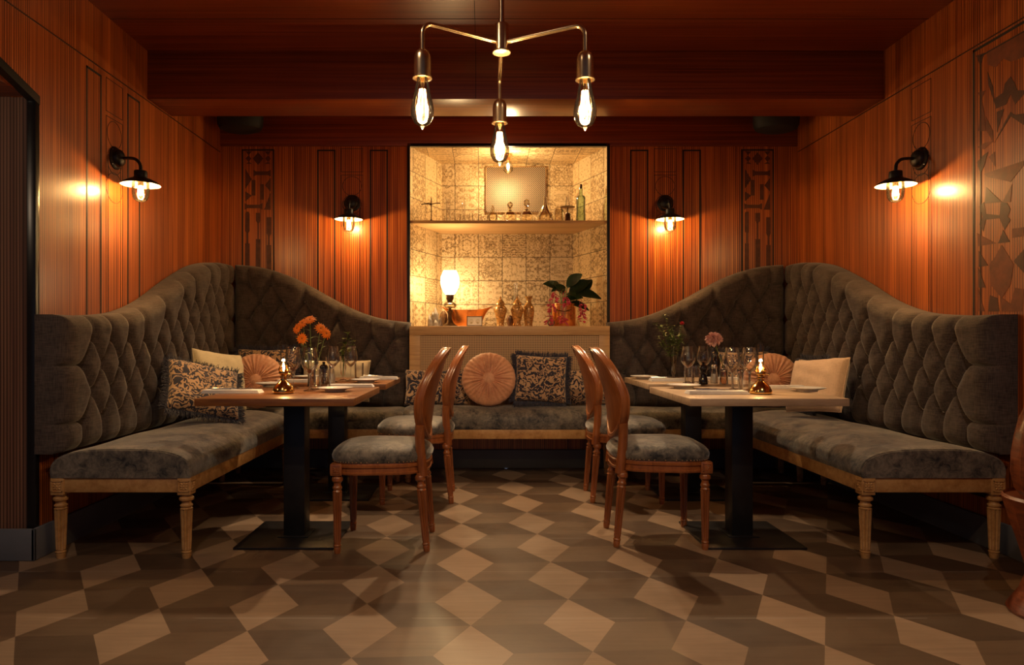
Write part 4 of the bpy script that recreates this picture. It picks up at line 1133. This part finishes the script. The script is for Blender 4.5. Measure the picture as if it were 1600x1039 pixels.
# vases and flowers
def vase(label, px, py, prof, mat=None, water=None, name='glass_vase'):
    p = on_plane(px, py, TZ); t = thing(name, label, 'vase', p)
    bm = bm_new(); lathe(bm, prof, n=28, cap=False); mk('body', bm, mat or M_glass, t, smooth=60)
    if water: bm = bm_new(); lathe(bm, water, n=28); mk('water', bm, M_water, t, smooth=60)
    return p
def leaf(bm, base, dirv, ln, w, droop=.3, n=6, fold=.25, nrm=(0, 0, 1)):
    dirv = Vector(dirv).normalized(); side = dirv.cross(Vector(nrm))
    if side.length < .1: side = Vector((1, 0, 0))
    side.normalize(); up = side.cross(dirv); rows = []
    for i in range(n+1):
        q = i/n; c = Vector(base)+dirv*ln*q-Vector((0, 0, 1))*droop*ln*q*q
        ww = w*math.sin(PI*min(1, q*.93+.04))**.8*(1-.3*q)
        rows.append([bm.verts.new(c-side*ww+up*fold*ww), bm.verts.new(c), bm.verts.new(c+side*ww+up*fold*ww)])
    for a, b in zip(rows, rows[1:]):
        bm.faces.new((a[0], a[1], b[1], b[0])); bm.faces.new((a[1], a[2], b[2], b[1]))
def daisy(label, base, head, face, R=.028):
    t = thing('orange_daisy', label, 'flower', base, 0, 'orange daisies'); b0 = Vector(base); h = Vector(head)-b0
    bm = bm_new(); tube(bm, smooth_path([(0, 0, 0), h*.5+Vector((0, 0, .01)), h], 5), .0018, 6); mk('stem', bm, M_leaf, t)
    M = Vector(face).to_track_quat('Z', 'Y').to_matrix(); bm = bm_new(); rs = random.Random(label)
    for layer in range(2):
        for k in range(14):
            a = 2*PI*(k+layer*.5)/14; r = R*(1-.2*layer)*rs.uniform(.85, 1.1)
            ps = []
            for q in (0.1, .4, .75, 1): 
                cc = Vector((math.cos(a)*r*q, math.sin(a)*r*q, .004*layer+.010*q*(1-q)*2)); sd = Vector((-math.sin(a), math.cos(a), 0))*R*.095*(1-(q*1.0-.5)**2*2.4)
                ps.append((cc-sd, cc+sd))
            vs = [[bm.verts.new(M @ a_+h) for a_ in p] for p in ps]
            for A, B2 in zip(vs, vs[1:]): bm.faces.new((A[0], A[1], B2[1], B2[0]))
    g = bmesh.ops.solidify(bm, geom=list(bm.faces), thickness=.0008)
    mk('petals', bm, M_orange, t, smooth=60)
    bm = bm_new(); r = bmesh.ops.create_icosphere(bm, subdivisions=2, radius=.006)['verts']
    for v in r: v.co = M @ Vector((v.co.x, v.co.y, v.co.z*.6+.005))+h
    mk('flower_centre', bm, M_brassy, t)
    bm = bm_new()
    for k in range(5):
        q = .35+.12*k; leaf(bm, h*q, (math.cos(k*2.4), math.sin(k*2.4), .6), .045, .008)
    mk('leaves', bm, M_leaf, t)
M_brassy = plain('flower_centre_brown', (.35, .09, .01), .8)
p = vase('clear glass vase holding the orange daisies', 487, 603.5, [(0, .003), (.024, .003), (.026, .001), (.024, .02), (.022, .10), (.026, .16), (.030, .20)], water=[(0, .005), (.0225, .005), (.0205, .10), (0, .10)])
for k, (dx, dy, dz, fc) in enumerate(((-.078, -.02, .345, (-.5, -.8, .3)), (-.01, .0, .395, (0, -.7, .6)), (.055, -.01, .345, (.5, -.8, .3)), (-.045, -.04, .285, (-.2, -1, .1)), (.085, .0, .315, (.7, -.7, .1)), (-.055, .01, .375, (-.3, -.7, .5)))):
    daisy(['orange daisy at the far left of the bunch', 'orange daisy at the top of the bunch', 'orange daisy right of the top of the bunch', 'lowest orange daisy of the bunch, turned to the front', 'orange daisy at the far right of the bunch', 'orange daisy upper left in the bunch'][k],
          p+Vector((dx*.08, dy*.1, .01+.002*k)), p+Vector((dx, dy, dz)), fc, .037)
def sprig(label, base, tips, name='leafy_sprig', lw=.012, ll=.045, every=.022, mat=None, seed=0):
    t = thing(name, label, 'greenery', base); rs = random.Random(seed)
    b1, b2 = bm_new(), bm_new()
    for tip in tips:
        tip = Vector(tip)-Vector(base); path = smooth_path([(0, 0, 0), Vector((tip.x*.25, tip.y*.25, tip.z*.55)), tip], 8)
        tube(b1, path, .0013, 5); acc = 0
        for a, b in zip(path, path[1:]):
            acc += (b-a).length
            if b.z > tip.z*.45 and acc > every:
                acc = 0
                for s in (0, 1, 2): an = rs.uniform(0, 2*PI); leaf(b2, b, (math.cos(an), math.sin(an), rs.uniform(-.1, .9)), ll*rs.uniform(.6, 1.1), lw*rs.uniform(.7, 1.2), .3)
    mk('stems', b1, M_leaf, t); mk('leaves', b2, mat or M_leaf, t, smooth=0)
    return t
p = vase('small footed glass vase with one green sprig, left far table', 536, 594.5, [(0, .0), (.03, .0), (.03, .003), (.008, .010), (.006, .028), (.016, .045), (.022, .09), (.019, .14), (.023, .165)])
sprig('green sprig with round leaves in the small footed vase', p+Vector((0, 0, .03)), [p+Vector((.035, 0, .33)), p+Vector((.075, 0, .28)), p+Vector((.0, 0, .30)), p+Vector((.04, -.02, .22))], lw=.016, ll=.045, seed=3)
p = vase('tall footed glass vase with fine greenery, right far table', 1052, 591.5, [(0, 0), (.034, 0), (.034, .003), (.010, .010), (.007, .024), (.014, .034), (.017, .05), (.022, .12), (.027, .20), (.031, .245)], water=[(0, .036), (.012, .036), (.0155, .05), (.0205, .12), (.0235, .165), (0, .165)])
rs_ = random.Random(5)
sprig('fine leafy greenery in the tall footed vase', p+Vector((0, 0, .04)), [p+Vector((rs_.uniform(-.13, .075), rs_.uniform(-.05, .05), rs_.uniform(.28, .40))) for _ in range(11)]+[p+Vector((-.095, 0, .25)), p+Vector((.07, 0, .30)), p+Vector((-.06, 0, .45))], lw=.0085, ll=.040, every=.011, seed=6)
def blossom(name, label, base, head, R, mat, layers=5, seed=0, cat='flower'):
    t = thing(name, label, cat, base); h = Vector(head)-Vector(base); rs = random.Random(seed)
    bm = bm_new(); tube(bm, smooth_path([(0, 0, 0), h*.5+Vector((h.x*.1, 0, .01)), h], 6), .0019, 6); mk('stem', bm, M_leaf, t)
    bm = bm_new()
    for k in range(layers*22):
        z = 1-2*(k+.5)/(layers*22); a = k*2.39996; rr = math.sqrt(1-z*z); d = Vector((rr*math.cos(a), rr*math.sin(a), z*.75))
        c = h+d*R*.55; leaf(bm, c, d+Vector((rs.uniform(-.5, .5), rs.uniform(-.5, .5), rs.uniform(-.3, .5))), R*.55, R*.26, .2, 4, .5)
    r = bmesh.ops.create_icosphere(bm, subdivisions=3, radius=R*.62)['verts']
    for v in r: v.co = Vector((v.co.x, v.co.y, v.co.z*.78))+h
    mk('petals', bm, mat, t, smooth=0)
blossom('red_flower', 'small red blossom above the fine greenery', p+Vector((.005, 0, .05)), p+Vector((.062, 0, .395)), .017, M_redf, 2, 1)
p2 = vase('clear bottle vase holding the large pink flower', 1131, 601, [(0, .002), (.024, .002), (.026, .006), (.026, .09), (.02, .12), (.013, .135), (.012, .185), (.015, .19)], water=[(0, .005), (.0245, .005), (.0245, .08), (0, .08)], name='bottle_vase')
blossom('pink_flower', 'large pink carnation leaning left above the pepper mill', p2+Vector((.0, 0, .10)), p2+Vector((-.062, 0, .285)), .052, M_pinkf, 6, 2)
bm = bm_new(); lathe(bm, [(0, 0), (.026, 0), (.028, .01), (.028, .12), (.020, .15), (.013, .165), (.012, .215), (.015, .22), (.015, .228), (0, .228)], n=28)
o = mk('dark_bottle', bm, M_pepper); o.location = on_plane(1119, 592.5, TZ); tag(o, 'dark bottle standing behind the salt jar, right far table', 'bottle')

# ---------------------------------------------------------------- things in the niche
LZ, LS = 1.148, 2.008
def at(px, z, y=5.62):                       # a spot on the ledge or shelf at depth y, seen at column px
    return Vector(((px-757)*y/F, y, z))
# opal globe table lamp
t = thing('globe_lamp', 'lit table lamp with white opal globe on dark turned foot, in the niche', 'table lamp', at(703, LZ, 5.66))
bm = bm_new(); lathe(bm, [(0, 0), (.062, 0), (.064, .006), (.045, .018), (.028, .035), (.018, .07), (.016, .10), (.024, .125), (.014, .14), (.012, .15)], n=32); mk('foot', bm, M_bronze, t)
bm = bm_new(); lathe(bm, [(.012, .15), (.04, .156), (.055, .168), (.055, .185), (.04, .20), (.022, .204)], n=32); mk('glass_font', bm, M_amber, t)
bm = bm_new(); lathe(bm, [(.022, .204), (.024, .216), (.030, .226), (.032, .240), (.030, .252), (.036, .256), (.036, .262)], n=32); mk('burner', bm, M_bronze, t)
bm = bm_new(); lathe(bm, [(.034, .262), (.052, .285), (.070, .325), (.078, .37), (.074, .41), (.060, .445), (.052, .462), (.046, .464)], n=40, cap=False); mk('globe', bm, M_globe, t, smooth=70)
lamp('POINT', (0, 0, .36), 24, (1, .72, .36), .03, t)
# rock
bm = bm_new(); rs = random.Random(4)
for (x, y, h, w_, lean) in ((0, 0, .165, .036, 0), (-.030, -.01, .105, .030, -.02), (.030, -.015, .085, .028, .02), (.004, -.03, .06, .034, .0), (-.012, .02, .13, .03, -.012)):
    n_ = 6; base = [bm.verts.new((x+w_*math.cos(2*PI*k/n_)*rs.uniform(.8, 1.2), y+w_*.8*math.sin(2*PI*k/n_), 0)) for k in range(n_)]
    mid = [bm.verts.new((x+lean*.6+w_*.72*math.cos(2*PI*k/n_+.2)*rs.uniform(.7, 1.1), y+w_*.6*math.sin(2*PI*k/n_+.2), h*rs.uniform(.45, .65))) for k in range(n_)]
    tip = bm.verts.new((x+lean, y, h)); bm.faces.new(base[::-1])
    for k in range(n_): bm.faces.new((base[k], base[(k+1) % n_], mid[(k+1) % n_], mid[k])); bm.faces.new((mid[k], mid[(k+1) % n_], tip))
o = mk('crystal_rock', bm, M_stone, smooth=0); o.location = at(680, LZ, 5.68); tag(o, 'rough grey crystal rock at left end of the niche ledge', 'rock')
bm = bm_new(); lathe(bm, [(0, -.012), (.05, -.012), (.058, -.006), (.058, .006), (.05, .012), (0, .012)], n=30, M=Matrix.Rotation(rd(80), 4, 'Z') @ Matrix.Rotation(PI/2, 4, 'X'))
for v in bm.verts: v.co.z = v.co.z*1.15+.067; v.co.x *= 1.0
o = mk('agate_slice', bm, M_agate); o.location = at(693, LZ, 5.76); o.rotation_euler = (0, 0, .7); tag(o, 'brown agate slice standing behind the globe lamp', 'stone')
# copper boat bowl: long, raised at both ends
bm = bm_new()
def boat(i, j):
    a = 2*PI*i/64; v = j/14; ca, sa = math.cos(a), math.sin(a)
    hx = .108+.075*v**1.6+.016*max(0, v-.8)*5; hy = .055+.040*v**.8
    return Vector((math.copysign(abs(ca)**.85, ca)*hx, math.copysign(abs(sa)**.85, sa)*hy, .002+v*(.128+.030*abs(ca)**3)))
grid(bm, 64, 15, boat, True)
for v_, rim in ((0, 0),):
    bot = [v for v in bm.verts if v.co.z < .0025]; bmesh.ops.contextual_create(bm, geom=bot)
bmesh.ops.solidify(bm, geom=list(bm.faces), thickness=.003)
o = mk('copper_bowl', bm, M_copper, smooth=50); o.location = at(729.5, LZ, 5.84); o.scale = (1.13, 1, 1.1); tag(o, 'boat shaped copper bowl behind the small picture', 'bowl')
t = thing('picture_frame', 'small dark framed picture of two pale shells, in front of the copper bowl', 'picture', at(741.5, LZ+.002, 5.61)); t.rotation_euler = (rd(-8), 0, 0)
bm = bm_new(); frame_strips(bm, lambda u, v, w: (u, -w, v), -.064, .064, 0, .082, .007, d=.012, bottom=True); mk('frame', bm, M_bronze, t)
bm = bm_new(); box(bm, -.058, .058, -.006, -.001, .006, .076); mk('picture', bm, M_white, t)
for s in (-1, 1):
    bm = bm_new(); r = bmesh.ops.create_icosphere(bm, subdivisions=2, radius=1)['verts']
    for v in r: v.co = Vector((v.co.x*.019+s*.027, v.co.y*.003-.0075, v.co.z*.021+.040))
    mk('shell', bm, M_shell, t)
M_jar = plain('gilt_crackle_glaze', (.50, .27, .09), .25, .35, noise=.75, nscale=70)
def ginger_jar(loc, label, s=1):
    t = thing('lidded_jar', label, 'jar', loc, 0, 'gilt lidded jars')
    bm = bm_new(); lathe(bm, [(0, 0), (.032, 0), (.034, .006), (.028, .02), (.030, .045), (.042, .09), (.050, .13), (.048, .155), (.034, .172), (.030, .178)], n=32); mk('body', bm, M_jar, t)
    bm = bm_new(); lathe(bm, [(.033, .176), (.038, .180), (.037, .186), (.028, .205), (.016, .218), (.010, .222), (.007, .228), (.010, .236), (.004, .246), (0, .250)], n=32); mk('lid', bm, M_jar, t)
    for s_ in (-1, 1): bm = bm_new(); tube(bm, smooth_path([(s_*.045, 0, .15), (s_*.055, 0, .14), (s_*.048, 0, .115)], 4), .003, 6); mk('handle', bm, M_jar, t)
    t.scale = (s, s, s); return t
g = ginger_jar(at(782, LZ, 5.64), 'gilt lidded jar beside the small shell picture')
dup(g, at(808, LZ, 5.64), .3, 'gilt lidded jar touching the gilt vase', scale=1.0)
bm = bm_new(); lathe(bm, [(0, 0), (.034, 0), (.034, .006), (.030, .02), (.042, .08), (.047, .13), (.044, .165), (.026, .19), (.020, .205), (.020, .225), (.032, .245), (.034, .25), (.030, .25), (.016, .225), (0, .21)], n=32)
o = mk('gilt_vase', bm, M_jar); o.location = at(826, LZ, 5.70); tag(o, 'gilt open vase right of the lidded jars', 'vase')
bm = bm_new(); lathe(bm, [(0, 0), (.018, 0), (.028, .03), (.03, .06), (.022, .09), (0, .10)], n=20); o = mk('small_dark_figure', bm, M_agate); o.location = at(797, LZ, 5.75); tag(o, 'small dark brown pebble form between the lidded jars', 'ornament')
t = thing('tall_oil_lamp', 'oil lamp with tall clear chimney hidden behind the lidded jars', 'oil lamp', at(806, LZ, 5.88))
bm = bm_new(); lathe(bm, [(0, 0), (.045, 0), (.05, .02), (.03, .05), (.02, .12), (.026, .17), (.02, .2)], n=24); mk('reservoir', bm, M_brass, t)
bm = bm_new(); lathe(bm, [(.019, .2), (.026, .22), (.018, .26), (.017, .38)], n=24, cap=False); mk('chimney', bm, M_glass, t)
bm = bm_new(); bmesh.ops.create_uvsphere(bm, u_segments=20, v_segments=12, radius=.032)
for v in bm.verts: v.co.z += .032
o = mk('glass_ball', bm, M_glass); o.location = at(861, LZ, 5.62); tag(o, 'small clear glass ball left of the copper pot', 'ornament')
# copper pot with plant
pb = at(881, LZ, 5.72)
t = thing('potted_plant', 'dark leafy plant with hanging pink flowers in a copper pot', 'plant', pb)
bm = bm_new(); lathe(bm, [(0, 0), (.096, 0), (.098, .004), (.098, .175), (.105, .182), (.105, .190), (.099, .190), (.094, .182), (.093, .16), (0, .155)], n=48); pt = mk('pot', bm, M_copper, t)
bm = bm_new(); tube(bm, smooth_path([(-.10, -.02, .17), (-.07, -.09, .135), (0, -.125, .125), (.05, -.10, .14)], 6), .003, 6); mk('handle', bm, M_bronze, pt)
LV = [(-.05, 0, (-.7, -.3, .45), .20, (-.02, 0, .31)), (0, 0, (-.25, -.5, .45), .17, (-.04, 0, .30)), (0, 0, (.8, -.2, .9), .25, (.05, .0, .27)), (0, 0, (.9, -.35, .05), .22, (.09, -.02, .28)), (0, 0, (.3, -.8, .1), .17, (.02, -.02, .27)), (0, 0, (.5, -.4, .75), .22, (.03, .02, .33)),
      (0, 0, (.7, -.3, -.1), .16, (.05, -.03, .20)), (0, 0, (-.2, .7, .6), .18, (0, .02, .27)), (0, 0, (-.6, -.4, .0), .15, (.01, -.02, .33)), (0, 0, (.6, -.5, .3), .19, (.0, -.05, .22)), (0, 0, (.45, .0, 1), .20, (.15, .0, .27))]
for k, (a, b, dv, ln, bs) in enumerate(LV):
    bm = bm_new(); leaf(bm, bs, dv, ln, ln*.25, .30, 10, .22, nrm=(.1*((k % 3)-1), -1, .75)); bmesh.ops.solidify(bm, geom=list(bm.faces), thickness=.0012); mk('leaf', bm, M_leafd, t, smooth=60)
    bm = bm_new(); tube(bm, smooth_path([(0, 0, .15), (bs[0]*.5, bs[1]*.5, bs[2]*.7), bs], 4), .004, 6); mk('stem', bm, M_leaf, t)
for k, (x, z, top) in enumerate(((-.135, .055, .25), (-.115, .155, .25), (-.02, .06, .26), (.13, .075, .24), (.14, .145, .24), (.005, .205, .28), (-.09, .24, .29))):
    y = -.115; bm = bm_new(); rs = random.Random(k)
    for q in range(26):
        an = rs.uniform(0, 2*PI); rr = rs.uniform(0, .02); z0 = z+rs.uniform(-.035, .035)
        leaf(bm, (x+rr*math.cos(an), y+rr*math.sin(an), z0), (math.cos(an), math.sin(an)*.8, rs.uniform(-.6, .4)), rs.uniform(.02, .036), .0075, .3, 3, .25, (0, -1, .3))
    f = mk('flower_cluster', bm, M_fuchsia, t, smooth=0)
    bm = bm_new(); tube(bm, smooth_path([(x*.3, -.03, top), (x*.8, y*.8, top+.01), (x, y, z+.02)], 5), .0018, 5); mk('flower_stalk', bm, M_fuchsia, f)
# upper shelf
def shelf_glass(name, label, px, prof, mat, y=5.66, cat='glass', s=1, cap=None, group=None, cut=False):
    t = thing(name, label, cat, at(px, LS, y)); 
    if group: t['group'] = group
    bm = bm_new(); lathe(bm, [(r*s, z*s) for r, z in prof], n=28 if not cut else 8, cap=False); mk('body', bm, mat, t, smooth=60 if not cut else 20)
    if cap: bm = bm_new(); lathe(bm, [(r*s, z*s) for r, z in cap], n=24 if not cut else 10, cap=True); mk('stopper', bm, mat, t, smooth=60 if not cut else 20)
    return t
t = thing('balance_stand', 'small dark metal stand with two level arms, left end of the shelf', 'stand', at(674, LS, 5.64))
bm = bm_new(); lathe(bm, [(0, 0), (.045, 0), (.045, .003), (.012, .008), (.004, .02)], n=24); mk('foot', bm, M_bronze, t)
bm = bm_new(); tube(bm, [(0, 0, .004), (0, 0, .19)], .004, 8); mk('rod', bm, M_bronze, t)
for s, z, ln in ((-1, .145, .085), (1, .147, .075), (-1, .152, .04)):
    bm = bm_new(); tube(bm, smooth_path([(0, 0, z-.006), (s*ln*.5, -.01*s, z+.002), (s*ln, -.02*s, z)], 4), .004, 8); mk('arm', bm, M_bronze, t)
DEC = [(0, .004), (.045, .004), (.052, .002), (.054, .02), (.053, .055), (.040, .078), (.018, .092), (.013, .10), (.013, .115), (.019, .12)]
STP = [(0, .114), (.011, .114), (.012, .122), (.022, .132), (.026, .145), (.020, .160), (.008, .168), (0, .169)]
shelf_glass('glass_cylinder', 'slim clear glass cylinder right of the balance stand', 700, [(0, .003), (.02, .003), (.022, 0), (.02, .01), (.018, .18), (.024, .19)], M_glass, cat='glass')
shelf_glass('glass_cylinder', 'tall faint glass tube left of the grille', 724, [(0, .003), (.018, .003), (.02, 0), (.016, .01), (.016, .21), (.02, .22)], M_glass, y=5.9, cat='glass')
for px, y, lb in ((715, 5.63, 'small cut glass tumbler nearest the slim cylinder'), (729, 5.64, 'small cut glass tumbler second from the slim cylinder'), (743, 5.62, 'small cut glass tumbler third from the slim cylinder'), (757, 5.66, 'small cut glass tumbler left of the round flask')):
    shelf_glass('small_tumbler', lb, px, [(0, .004), (.021, .004), (.023, 0), (.025, .02), (.03, .06), (.031, .068)], M_glass, y=y, cut=True, group='small tumblers on the shelf')
shelf_glass('round_flask', 'round glass flask with dark stopper, left of the decanters', 770, [(0, .003), (.03, .003), (.038, .02), (.042, .045), (.034, .072), (.014, .085), (.012, .10)], M_amber, cap=[(0, .098), (.010, .098), (.013, .105), (.012, .122), (.007, .126), (.010, .134), (0, .140)], cat='flask')
shelf_glass('decanter', 'faceted decanter with ring stopper, shorter of the two', 797, DEC, M_amber, cap=STP, cat='decanter', s=.98, cut=True, group='decanters')
shelf_glass('decanter', 'faceted decanter with tall stopper beside the conical flask', 823, DEC, M_amber, cap=[(r, z*1.25-.03) for r, z in STP], cat='decanter', s=1.04, cut=True, group='decanters')
shelf_glass('conical_flask', 'large greenish conical flask with narrow neck', 852, [(0, .003), (.064, .003), (.068, .008), (.066, .045), (.050, .085), (.026, .125), (.016, .15), (.014, .20), (.018, .205)], M_amber, cat='flask')
shelf_glass('square_jar', 'short clear straight jar right of the conical flask', 873, [(0, .003), (.038, .003), (.04, 0), (.041, .01), (.041, .09), (.034, .102), (.034, .11), (.037, .112)], M_amber, cat='jar')
t = thing('small_scale', 'small brown cup under a thin level disc, left of the green bottle', 'ornament', at(887, LS, 5.70))
bm = bm_new(); lathe(bm, [(0, 0), (.024, 0), (.026, .01), (.022, .07), (.018, .08)], n=20); mk('cup', bm, M_agate, t)
bm = bm_new(); lathe(bm, [(.004, .08), (.004, .128)], n=8); mk('rod', bm, M_bronze, t)
bm = bm_new(); lathe(bm, [(0, .126), (.060, .126), (.062, .130), (.050, .134), (.012, .136), (0, .14)], n=32); mk('disc', bm, M_bronze, t)
bm = bm_new(); lathe(bm, [(.020, .135), (.015, .18), (.012, .22)], n=20, cap=False); mk('glass_funnel', bm, M_glass, t)
t = thing('green_bottle', 'pale green glass bottle with dark stopper at right of the shelf', 'bottle', at(907.5, LS, 5.64))
bm = bm_new(); lathe(bm, [(0, .004), (.036, .004), (.039, .002), (.040, .02), (.036, .10), (.040, .19), (.034, .207), (.018, .215), (.015, .23), (.013, .28)], n=28, cap=False); mk('body', bm, M_green, t, smooth=60)
bm = bm_new(); lathe(bm, [(0, .272), (.010, .272), (.012, .29), (.011, .305), (0, .307)], n=16); mk('stopper', bm, M_bronze, t)

# ---------------------------------------------------------------- carved wooden piece at the right edge
t = thing('carved_stand', 'dark red carved wooden stand at the right edge of the room', 'carved stand', (2.185, 2.60, 0))
bm = bm_new(); lathe(bm, [(0, 0), (.17, 0), (.175, .012), (.165, .03), (.135, .08), (.115, .14), (.118, .18), (.14, .26), (.165, .34), (.185, .41), (.190, .44), (.182, .45), (.178, .44), (0, .43)], n=64, flute=(.05, .42, 16, .05)); mk('pedestal', bm, M_drum, t)
bm = bm_new(); lathe(bm, [(.12, .43), (.150, .47), (.162, .53), (.160, .60), (.150, .67), (.135, .74), (.115, .79), (.08, .82), (0, .83)], n=64, flute=(.46, .78, 24, .06)); mk('body', bm, M_drum, t)

# every thing needs at least its transforms evaluated
bpy.context.view_layer.update()
